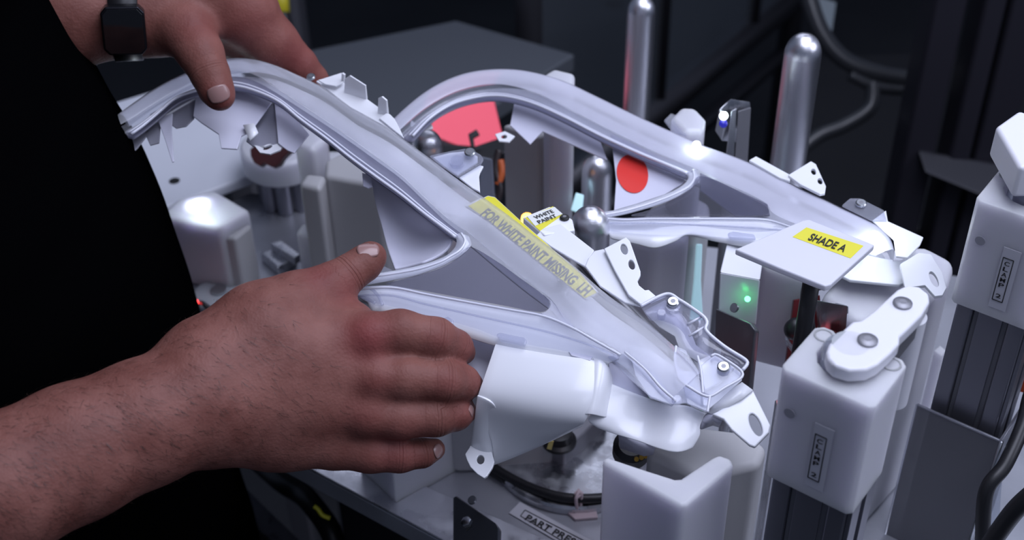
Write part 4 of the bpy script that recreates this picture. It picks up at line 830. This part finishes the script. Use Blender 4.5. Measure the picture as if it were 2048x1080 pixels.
o = lathe('orange_fitting', [(.009, 0), (.009, .025), (.006, .028)], mat('orange_plastic', (.75, .10, .03), .4), P(2048, 770, 1.0), (0, 0, 1), None, 20); tag(o, 'orange hose fitting at the right edge', 'fitting')
block('small white and blue fitting between the swing arm and the right clamp', [(1868, 700), (1880, 690), (1892, 700), (1884, 712)], .12, 0, NYLON, .001, False, 'small_post', cat='post')
# ================================================================== LEFT BOTTOM, under the arm
t = thing('edge_bracket', 'worn grey metal channel at the bottom left under the arm', 'channel', P(540, 1040, 1.2))
v = [P(478, 960, 1.42), P(500, 985, 1.42), P(620, 1100, 1.36), P(560, 1100, 1.36), P(490, 1035, 1.4)]
prism('channel_body', v, [k - Vector((0, 0, .02)) for k in v], mat('worn_dark_metal', (.16, .16, .19), .45, .6, noise=.25, nscale=60), t, .002)
p0 = P(545, 1060, 1.39); tube('stand', [p0 - Vector((0, 0, .02)), Vector((p0.x, p0.y, ZF))], .012, MATTE, t)
o = tube('yellow_cable', [P(*q) for q in cr([(628, 1012, 1.22), (636, 1018, 1.22), (645, 1030, 1.22), (660, 1036, 1.22)], 5)], .0022, YEL, None, 8); tag(o, 'short yellow cable end in the dark gap left of the plate', 'cable')
o = tube('dark_loom', resample([P(*q) for q in cr([(470, 880, 1.5), (560, 960, 1.42), (600, 985, 1.40), (625, 1010, 1.38), (660, 1060, 1.36), (680, 1120, 1.36)], 6)], 30), .012, BLACK, None, 10); tag(o, 'dark cable loom below the plate edge at the bottom left', 'cable')

# ================================================================== PERSON
def R_(px, d): return px * d / F
PR_ = []   # (a, b, ra, rb, k)
def chain(pts, k, last=None):
    q = [(np.array(P(x, y, d)), R_(r, d)) for x, y, d, r in pts]
    for (a, ra), (b, rb) in zip(q, q[1:]): PR_.append((a, b, ra, rb, k))
    if len(q) == 1: PR_.append((q[0][0], q[0][0] + 1e-5, q[0][1], q[0][1], k))
def seg(a, b, ra, rb, k=.02): PR_.append((np.array(a, float), np.array(b, float), ra, rb, k))
# torso core, shoulders, neck
seg((-.40, .77, -.25), (-.44, .77, .15), .09, .10, .05); seg((-.44, .77, .15), (-.47, .77, .44), .10, .11, .05)
seg((-.47, .62, .46), (-.47, .94, .46), .06, .06, .05); seg((-.47, .78, .45), (-.45, .78, .63), .06, .055, .04)
seg((-.42, .78, .70), (-.38, .78, .80), .080, .095, .04); seg((-.34, .78, .70), (-.36, .78, .78), .050, .075, .04); seg((-.285, .78, .735), (-.270, .78, .715), .012, .015, .012)
seg((-.41, .695, .74), (-.41, .69, .77), .014, .018, .006); seg((-.41, .865, .74), (-.41, .87, .77), .014, .018, .006)
# right upper arm, forearm
EL = P(-330, 1080, .72); seg((-.48, .60, .45), EL, .055, .048, .03)
PR_.append((np.array(EL), np.array(P(0, 975, .765)), .048, .0415, .02))
chain([(0, 975, .765, 141), (150, 905, .79, 132), (290, 845, .81, 122), (400, 800, .825, 118)], .012)
# palm of the right hand
chain([(400, 800, .828, 116), (480, 780, .842, 112)], .012)
chain([(415, 745, .832, 92), (560, 690, .845, 72), (735, 680, .850, 46)], .016)
chain([(430, 770, .834, 92), (600, 750, .846, 72), (745, 757, .848, 46)], .016)
chain([(430, 810, .836, 92), (590, 810, .848, 72), (728, 828, .850, 44)], .016)
chain([(440, 840, .842, 88), (560, 862, .856, 72), (665, 895, .858, 42)], .016)
chain([(430, 720, .838, 92), (520, 650, .850, 78), (600, 606, .862, 62)], .016)   # thenar
chain([(590, 640, .862, 62), (700, 650, .866, 50)], .016)
# fingers
chain([(735, 672, .850, 45), (800, 664, .848, 43), (872, 676, .852, 41)], .006); chain([(872, 676, .852, 41), (912, 694, .864, 34), (926, 704, .874, 26)], .003)
chain([(745, 757, .848, 45), (810, 758, .845, 43), (890, 762, .849, 42)], .005); chain([(890, 762, .849, 42), (925, 766, .860, 36), (941, 770, .871, 27)], .003)
chain([(728, 832, .850, 43), (800, 836, .850, 41), (872, 834, .853, 39)], .005); chain([(872, 834, .853, 39), (912, 828, .862, 33), (928, 824, .870, 26)], .003)
chain([(665, 898, .858, 40), (740, 906, .858, 38), (800, 910, .860, 35)], .005); chain([(800, 910, .860, 35), (845, 906, .866, 29), (868, 899, .871, 23)], .003)
chain([(600, 606, .862, 60), (660, 574, .868, 44), (700, 546, .874, 38)], .008); chain([(700, 546, .874, 38), (728, 527, .878, 36), (742, 514, .880, 32)], .003)
chain([(680, 716, .853, 40), (778, 712, .856, 31)], .012); chain([(680, 795, .852, 40), (768, 799, .856, 31)], .012); chain([(650, 866, .856, 38), (728, 870, .860, 29)], .012)
# knuckle bumps
for x, y, d, r in ((742, 672, .842, 30), (752, 757, .840, 28), (735, 830, .842, 26)): chain([(x, y, d, r)], .012)
# left arm
EL2 = P(-330, 30, .98); seg((-.48, .95, .45), EL2, .052, .045, .03)
PR_.append((np.array(EL2), np.array(P(0, 25, 1.0)), .045, .042, .02))
chain([(0, 25, 1.0, 108), (150, 22, 1.01, 104), (265, 20, 1.02, 88)], .012)
chain([(265, 20, 1.02, 86), (360, -15, 1.03, 88), (440, -10, 1.03, 78), (495, 18, 1.035, 62)], .014)
chain([(330, 50, 1.02, 62), (375, 65, 1.005, 52)], .012)
chain([(375, 65, 1.005, 52), (400, 105, .995, 43), (420, 148, .99, 39)], .008); chain([(420, 148, .99, 39), (433, 180, .988, 35), (440, 192, .988, 30)], .003)
chain([(480, 30, 1.035, 62), (545, 82, 1.05, 46), (600, 128, 1.065, 34)], .010); chain([(600, 128, 1.065, 34), (628, 158, 1.075, 28), (640, 175, 1.08, 24)], .003)
chain([(470, -10, 1.05, 56), (530, 50, 1.09, 40), (585, 110, 1.115, 32), (610, 150, 1.12, 24)], .005)
chain([(440, 60, 1.05, 50), (520, 100, 1.07, 40), (600, 150, 1.085, 26)], .01)
chain([(440, -20, 1.07, 52), (500, 40, 1.12, 36), (555, 110, 1.14, 30), (575, 150, 1.14, 22)], .005)
chain([(400, -10, 1.08, 48), (460, 50, 1.13, 32), (510, 110, 1.15, 26), (530, 140, 1.15, 20)], .005)
def dcap(X, pr):
    a, b, ra, rb, k = pr; ba = (b - a).astype(np.float32); pa = X - a.astype(np.float32)
    h = np.clip(pa @ ba / max(1e-12, float(ba @ ba)), 0, 1); return np.linalg.norm(pa - h[:, None] * ba, axis=1) - (ra + (rb - ra) * h)
def smin(a, b, k):
    h = np.maximum(k - np.abs(a - b), 0) / k; return np.minimum(a, b) - h * h * k * .25
VX = .0021; BS = 8
lo = np.min([np.minimum(p[0] - p[2], p[1] - p[3]) for p in PR_], axis=0) - .02; hi = np.max([np.maximum(p[0] + p[2], p[1] + p[3]) for p in PR_], axis=0) + .02
nb_ = np.ceil((hi - lo) / (VX * BS)).astype(int); N3 = nb_ * BS
bc = np.stack(np.meshgrid(*[np.arange(n) for n in nb_], indexing='ij'), -1).reshape(-1, 3)
cen = (lo + (bc + .5) * VX * BS).astype(np.float32)
dcs = [dcap(cen, p) for p in PR_]; dm = dcs[0].copy()
for i, p in enumerate(PR_[1:], 1): dm = smin(dm, dcs[i], p[4])
G = np.full(tuple(N3), .05, np.float32)
HD = VX * BS * .5 * math.sqrt(3)
act = np.where(np.abs(dm) < HD * 1.25 + .004)[0]
inside = np.where((dm < 0) & (np.abs(dm) >= HD * 1.25 + .004))[0]
for i in inside: b = bc[i] * BS; G[b[0]:b[0] + BS, b[1]:b[1] + BS, b[2]:b[2] + BS] = -.05
loc = np.stack(np.meshgrid(*[np.arange(BS)] * 3, indexing='ij'), -1).reshape(-1, 3)
idx = (bc[act][:, None, :] * BS + loc[None]).reshape(-1, 3)
X = (lo + idx * VX).astype(np.float32); D = np.full(len(X), 1.0, np.float32)
for i, p in enumerate(PR_):
    near = dcs[i][act] < HD * 2 + .035
    mk = np.repeat(near, BS ** 3)
    if mk.any(): D[mk] = smin(D[mk], dcap(X[mk], p), p[4])
G[idx[:, 0], idx[:, 1], idx[:, 2]] = D
def surface_nets(G, lo, h):
    S = G < 0; c = np.zeros(tuple(np.array(G.shape) - 1), np.uint8); sl = [slice(None, -1), slice(1, None)]
    for i in (0, 1):
        for j in (0, 1):
            for k in (0, 1): c += S[sl[i], sl[j], sl[k]]
    cell = np.argwhere((c > 0) & (c < 8)); vid = np.full(c.shape, -1, np.int64); vid[cell[:, 0], cell[:, 1], cell[:, 2]] = np.arange(len(cell))
    acc = np.zeros((len(cell), 3)); cnt = np.zeros(len(cell))
    co_ = [(i, j, k) for i in (0, 1) for j in (0, 1) for k in (0, 1)]
    val = {o: G[cell[:, 0] + o[0], cell[:, 1] + o[1], cell[:, 2] + o[2]].astype(float) for o in co_}
    for a in co_:
        for ax in range(3):
            if a[ax] == 0:
                b = list(a); b[ax] = 1; b = tuple(b); va, vb = val[a], val[b]; m = (va < 0) != (vb < 0)
                t = np.where(m, va / np.where(m, va - vb, 1), 0); p = np.array(a, float)[None] + t[:, None] * (np.array(b) - np.array(a))[None]
                acc += p * m[:, None]; cnt += m
    V = lo + (cell + acc / cnt[:, None]) * h; Q = []
    for ax in range(3):
        s0 = [slice(None)] * 3; s1 = [slice(None)] * 3; s0[ax] = slice(None, -1); s1[ax] = slice(1, None)
        A, B = S[tuple(s0)], S[tuple(s1)]; e = np.argwhere(A != B); o1, o2 = [x for x in range(3) if x != ax]
        e = e[(e[:, o1] > 0) & (e[:, o2] > 0) & (e[:, o1] < c.shape[o1]) & (e[:, o2] < c.shape[o2])]
        fl = A[e[:, 0], e[:, 1], e[:, 2]]
        def v(d1, d2):
            q = e.copy(); q[:, o1] -= d1; q[:, o2] -= d2; return vid[q[:, 0], q[:, 1], q[:, 2]]
        q = np.stack([v(1, 1), v(0, 1), v(0, 0), v(1, 0)], 1)
        if ax == 1: fl = ~fl
        q[~fl] = q[~fl][:, ::-1]; Q.append(q)
    return V, np.concatenate(Q)
V, Q = surface_nets(G, lo, VX)
# SKIN
SK = bpy.data.materials.new('skin'); SK.use_nodes = True; nt = SK.node_tree; bs = nt.nodes['Principled BSDF']
bs.inputs['Roughness'].default_value = .52; bs.inputs['Subsurface Weight'].default_value = .12; bs.inputs['Subsurface Radius'].default_value = (.008, .003, .002); bs.inputs['Subsurface Scale'].default_value = 1
bs.inputs['Specular IOR Level'].default_value = .2
def nd(t_): return nt.nodes.new(t_)
tc = nd('ShaderNodeTexCoord'); n1 = nd('ShaderNodeTexNoise'); n1.inputs['Scale'].default_value = 38; n1.inputs['Detail'].default_value = 6
nt.links.new(tc.outputs['Object'], n1.inputs['Vector'])
cr_ = nd('ShaderNodeValToRGB'); cr_.color_ramp.elements[0].position = .35; cr_.color_ramp.elements[0].color = (.16, .058, .045, 1); cr_.color_ramp.elements[1].position = .68; cr_.color_ramp.elements[1].color = (.235, .098, .078, 1)
nt.links.new(n1.outputs['Fac'], cr_.inputs[0])
at = nd('ShaderNodeAttribute'); at.attribute_name = 'red'; mx = nd('ShaderNodeMix'); mx.data_type = 'RGBA'; mx.inputs['B'].default_value = (.21, .046, .045, 1)
nt.links.new(at.outputs['Fac'], mx.inputs['Factor']); nt.links.new(cr_.outputs[0], mx.inputs['A']); nt.links.new(mx.outputs['Result'], bs.inputs['Base Color'])
ac = nd('ShaderNodeAttribute'); ac.attribute_name = 'crease'
def mth(op, a, b=None):
    m_ = nd('ShaderNodeMath'); m_.operation = op
    for i, v_ in enumerate((a, b)):
        if v_ is None: continue
        if isinstance(v_, (int, float)): m_.inputs[i].default_value = v_
        else: nt.links.new(v_, m_.inputs[i])
    return m_.outputs[0]
tt = mth('ADD', ac.outputs['Fac'], mth('MULTIPLY', mth('SUBTRACT', n1.outputs['Fac'], .5), 3.0))
cosw = mth('POWER', mth('ABSOLUTE', mth('COSINE', mth('MULTIPLY', tt, 1.35))), 8)
env = mth('EXPONENT', mth('MULTIPLY', mth('MULTIPLY', tt, tt), -.16)); creaseh = mth('MULTIPLY', mth('MULTIPLY', cosw, env), -.9)
n2 = nd('ShaderNodeTexNoise'); n2.inputs['Scale'].default_value = 420; n2.inputs['Detail'].default_value = 3; nt.links.new(tc.outputs['Object'], n2.inputs['Vector'])
v1 = nd('ShaderNodeTexVoronoi'); v1.inputs['Scale'].default_value = 520; nt.links.new(tc.outputs['Object'], v1.inputs['Vector'])
n3 = nd('ShaderNodeTexNoise'); n3.inputs['Scale'].default_value = 60; n3.inputs['Detail'].default_value = 2; nt.links.new(tc.outputs['Object'], n3.inputs['Vector'])
hsum = mth('ADD', mth('ADD', creaseh, mth('MULTIPLY', n2.outputs['Fac'], .35)), mth('ADD', mth('MULTIPLY', v1.outputs['Distance'], .25), mth('MULTIPLY', n3.outputs['Fac'], 1.6)))
bp = nd('ShaderNodeBump'); bp.inputs['Strength'].default_value = .55; bp.inputs['Distance'].default_value = .0010; nt.links.new(hsum, bp.inputs['Height']); nt.links.new(bp.outputs[0], bs.inputs['Normal'])
pers = thing('person', 'person in black short-sleeved shirt and black trousers holding the front lens with both hands', 'person', (-.42, .77, ZF))
me = bpy.data.meshes.new('body'); me.vertices.add(len(V)); me.vertices.foreach_set('co', V.astype(np.float32).ravel())
me.loops.add(len(Q) * 4); me.loops.foreach_set('vertex_index', Q.ravel().astype(np.int32)); me.polygons.add(len(Q)); me.polygons.foreach_set('loop_start', np.arange(0, len(Q) * 4, 4, dtype=np.int32))
me.polygons.foreach_set('use_smooth', np.ones(len(Q), bool)); me.update(calc_edges=True); me.validate()
Vn = V
red = np.zeros(len(V)); 
for x, y, d, r, s in [(716, 661, .838, .004, 1.6), (738, 675, .835, .016, .9), (750, 762, .832, .014, .3), (730, 830, .836, .014, .25), (640, 560, .855, .014, .5), (690, 580, .858, .014, .45), (880, 680, .838, .010, .3), (895, 765, .835, .010, .3), (930, 700, .86, .014, .3), (940, 765, .86, .014, .3), (925, 825, .86, .014, .4), (800, 890, .85, .02, .45), (500, 60, 1.02, .03, .35), (590, 120, 1.05, .03, .5), (400, 60, .99, .02, .3), (440, 200, .98, .012, .5)]:
    dd = np.linalg.norm(V - np.array(P(x, y, d)), axis=1); red = np.maximum(red, s * np.exp(-(dd / r) ** 2))
crz = np.full(len(V), 50.0)
J = [((800, 664, .848), (872, 676, .852), (912, 694, .864), 46), ((810, 758, .845), (890, 762, .849), (925, 766, .860), 46), ((800, 836, .850), (872, 834, .853), (912, 828, .862), 44), ((740, 906, .858), (800, 910, .860), (845, 906, .866), 40),
     ((872, 676, .852), (908, 692, .864), (926, 704, .874), 34), ((890, 762, .849), (922, 766, .860), (941, 770, .871), 34), ((872, 834, .853), (908, 828, .862), (928, 824, .870), 32), ((800, 910, .860), (842, 906, .866), (868, 899, .871), 30),
     ((660, 574, .868), (698, 548, .874), (728, 525, .878), 44), ((400, 105, .995), (420, 148, .99), (433, 180, .988), 42)]
for a, b, c_, r in J:
    a, b, c_ = [np.array(P(*q)) for q in (a, b, c_)]; ax = (c_ - a); ax /= np.linalg.norm(ax); tt_ = (V - b) @ ax; rad = np.linalg.norm((V - b) - tt_[:, None] * ax, axis=1)
    mk = (rad < r * .86 / F * 1.15) & (np.abs(tt_) < .010); crz[mk] = np.where(np.abs(tt_[mk]) * 1000 < np.abs(crz[mk]), tt_[mk] * 1000, crz[mk])
for nm, arr in (('red', red), ('crease', crz)):
    at_ = me.attributes.new(nm, 'FLOAT', 'POINT'); at_.data.foreach_set('value', arr.astype(np.float32))
body = new_obj('body', me, SK, pers)
sm = body.modifiers.new('smooth', 'SMOOTH'); sm.factor = .5; sm.iterations = 2
# nails
NAIL = mat('fingernail', (.30, .17, .155), .30, coat=.2)
from mathutils.bvhtree import BVHTree
TREE = BVHTree.FromPolygons([tuple(v) for v in V], [tuple(int(k) for k in f) for f in Q])
def hit(px, py): return TREE.ray_cast(CAM, ray(px, py).normalized())
def nail(px, py, tx, ty, ln, wd, nm='fingernail', lift=.0006, tilt=0.0):
    loc_, n_, _, _ = hit(px, py)
    if loc_ is None: return
    acc = Vector()
    for dx, dy in ((0, 0), (3, 0), (-3, 0), (0, 3), (0, -3), (5, 5), (-5, 5)):
        h_ = hit(px + dx, py + dy)
        if h_[0] is not None: acc += h_[1] if h_[1].dot(CAM - h_[0]) > 0 else -h_[1]
    n = acc.normalized(); e = P(tx, ty, (loc_ - CAM).dot(FW)); x = (e - loc_); x = (x - n * x.dot(n)).normalized(); n = (n + x * tilt).normalized(); x = (x - n * x.dot(n)).normalized()
    y = n.cross(x); c = loc_ + n * lift; Vv = []; Ff = []; nu = nv = 11
    for i in range(nu):
        for j in range(nv):
            u = -1 + 2 * i / (nu - 1); v_ = -1 + 2 * j / (nv - 1)
            uu = u * math.sqrt(1 - v_ * v_ * .40); vv = v_ * math.sqrt(1 - u * u * .34)
            Vv.append(c + x * (uu * ln / 2) + y * (vv * wd / 2) - n * (vv * vv * wd * .16 + uu * uu * ln * .05))
    for i in range(nu - 1):
        for j in range(nv - 1): Ff.append((i * nv + j, i * nv + j + 1, (i + 1) * nv + j + 1, (i + 1) * nv + j))
    return mesh(nm, Vv, Ff, NAIL, pers, smooth=True, thick=.0005)
nail(736, 498, 765, 490, .0150, .0125, 'thumbnail'); nail(437, 188, 447, 214, .0130, .0165, 'thumbnail')
nail(876, 902, 890, 897, .0085, .0085); nail(944, 822, 955, 818, .0070, .0080)
# arm hair
rng = np.random.default_rng(3); a0 = np.array(P(60, 950, .775)); a1 = np.array(P(470, 785, .838)); ax = a1 - a0; LL = np.linalg.norm(ax); ax /= LL
tt_ = (V - a0) @ ax; near = np.linalg.norm((V - a0) - tt_[:, None] * ax, axis=1) < .062
cand = np.where((tt_ > -.08) & (tt_ < LL + .055) & near & (V[:, 1] < .75))[0]
nrmv = np.zeros(len(me.vertices) * 3, np.float32); me.vertices.foreach_get('normal', nrmv); nrmv = nrmv.reshape(-1, 3)
HV, HF = [], []
pick = rng.choice(cand, 5200)
for i in pick:
    f_ = (tt_[i] / (LL + .055)); 
    if rng.random() < max(0, f_) ** 1.6 * .8: continue
    p = Vector(V[i]) + Vector(rng.normal(0, .0008, 3)); n = Vector(nrmv[i]); dr = Vector(ax) * .75 - UP * .75 + Vector(rng.normal(0, .28, 3)); dr = (dr - n * dr.dot(n)).normalized()
    ln = rng.uniform(.004, .010); s = n.cross(dr) * .00011; b0 = len(HV)
    for k in range(4):
        q = k / 3; c_ = p + dr * (ln * q) + n * (.0008 * math.sin(q * 2.6)); ww = 1 - q * .8; HV += [c_ - s * ww, c_ + s * ww]
    for k in range(3): HF.append((b0 + 2 * k, b0 + 2 * k + 1, b0 + 2 * k + 3, b0 + 2 * k + 2))
hm = bpy.data.meshes.new('arm_hair'); hm.from_pydata([tuple(v) for v in HV], [], HF); hob = new_obj('arm_hair', hm, mat('brown_hair', (.035, .018, .012), .5), pers); hob['kind'] = 'stuff'
# shirt: rings that follow the traced edge; sleeves
sil = [(25, -60), (45, 0), (75, 52), (112, 108), (150, 170), (200, 238), (235, 300), (290, 388), (328, 470), (360, 560), (388, 640), (405, 700), (440, 820), (472, 930), (490, 1030), (520, 1120), (540, 1220), (560, 1400)]
sp = [Yp(x, y, .825) for x, y in cr(sil, 4)]; V2 = []; n_ = 48; cy0 = .775
ring = []
top_ = sp[0]; extra = [Vector((top_.x - .03, .8, top_.z + .05)), Vector((top_.x - .06, .8, top_.z + .08))]
allp = [extra[1], extra[0]] + sp
for i, p in enumerate(allp):
    sc_ = .45 if i == 0 else (.8 if i == 1 else 1); a = .145 * (sc_ ** .6); b = .205 * sc_
    for k in range(n_):
        an = math.tau * k / n_; c_, s_ = math.cos(an), math.sin(an); e = .82
        V2.append((p.x - .145 + a * math.copysign(abs(c_) ** e, c_), cy0 + b * math.copysign(abs(s_) ** e, s_), p.z))
F2 = [(i * n_ + k, i * n_ + (k + 1) % n_, (i + 1) * n_ + (k + 1) % n_, (i + 1) * n_ + k) for i in range(len(allp) - 1) for k in range(n_)]
F2.append(tuple(range((len(allp) - 1) * n_, len(allp) * n_)))
sh = mesh('shirt', V2, F2, SHIRT, pers, smooth=True)
for nm, a, b in (('shirt_sleeve', Vector((-.47, .63, .47)), EL), ('shirt_sleeve', Vector((-.47, .92, .47)), EL2)):
    q = a.lerp(b, .8); tube(nm, resample([a, a.lerp(b, .3), a.lerp(b, .6), q], 10), [.075, .074, .072, .070, .068, .067, .066, .066, .066, .067], SHIRT, pers, 24)
lw = allp[-1].z
for s_, yy in ((-1, .68), (1, .87)):
    tube('trouser_leg', [(-.40, yy, lw + .05), (-.40, yy, lw - .2), (-.40, yy, -.55), (-.41, yy, -.86)], [.10, .095, .07, .06], SHIRT, pers, 20)
    prism('shoe', [(-.47, yy - .045, -.90), (-.30, yy - .05, -.90), (-.22, yy, -.91), (-.30, yy + .05, -.90), (-.47, yy + .045, -.90)], [(-.48, yy - .05, ZF), (-.29, yy - .055, ZF), (-.20, yy, ZF), (-.29, yy + .055, ZF), (-.48, yy + .05, ZF)], BLACK, pers, .008)
# wristwatch
t = thing('wristwatch', 'black square wristwatch on the far wrist', 'watch', P(258, 60, 1.0))
wa = P(150, 22, 1.01); wb = P(275, 20, 1.02); ax_ = (wb - wa).normalized(); c0 = P(252, 20, 1.0185)
a_ = ax_.orthogonal().normalized(); b_ = ax_.cross(a_); rad_ = 97 * 1.015 / F
VV = []; FF = []; n_ = 48
for k in range(n_):
    an = math.tau * k / n_; d_ = a_ * math.cos(an) + b_ * math.sin(an)
    for (o1, rr_) in ((-.011, rad_), (-.0105, rad_ + .0022), (.0105, rad_ + .0015), (.011, rad_ - .001)): VV.append(c0 + ax_ * o1 + d_ * rr_)
for k in range(n_):
    for j in range(4): FF.append((k * 4 + j, k * 4 + (j + 1) % 4, ((k + 1) % n_) * 4 + (j + 1) % 4, ((k + 1) % n_) * 4 + j))
mesh('strap', VV, FF, BLACK, t, smooth=True)
cd = (-ray(255, 60).normalized() * .75 - UP * .3); cd = (cd - ax_ * cd.dot(ax_)).normalized(); sd = ax_.cross(cd)
cc = c0 + cd * (rad_ + .001)
def wq(hx, hy, z0): return [cc + ax_ * (hx * sx * f1) + sd * (hy * sy * f2) + cd * z0 for sx, sy, f1, f2 in ((-1, -1, 1, .75), (-1, -1, .75, 1), (1, -1, .75, 1), (1, -1, 1, .75), (1, 1, 1, .75), (1, 1, .75, 1), (-1, 1, .75, 1), (-1, 1, 1, .75))]
prism('case', wq(.016, .019, .009), wq(.016, .019, 0), mat('black_metal_case', (.02, .02, .025), .2, .8), t, .0012)
prism('watch_glass', wq(.0145, .0175, .0098), wq(.0145, .0175, .0088), mat('black_glass', (.004, .004, .005), .04), t, .0003)
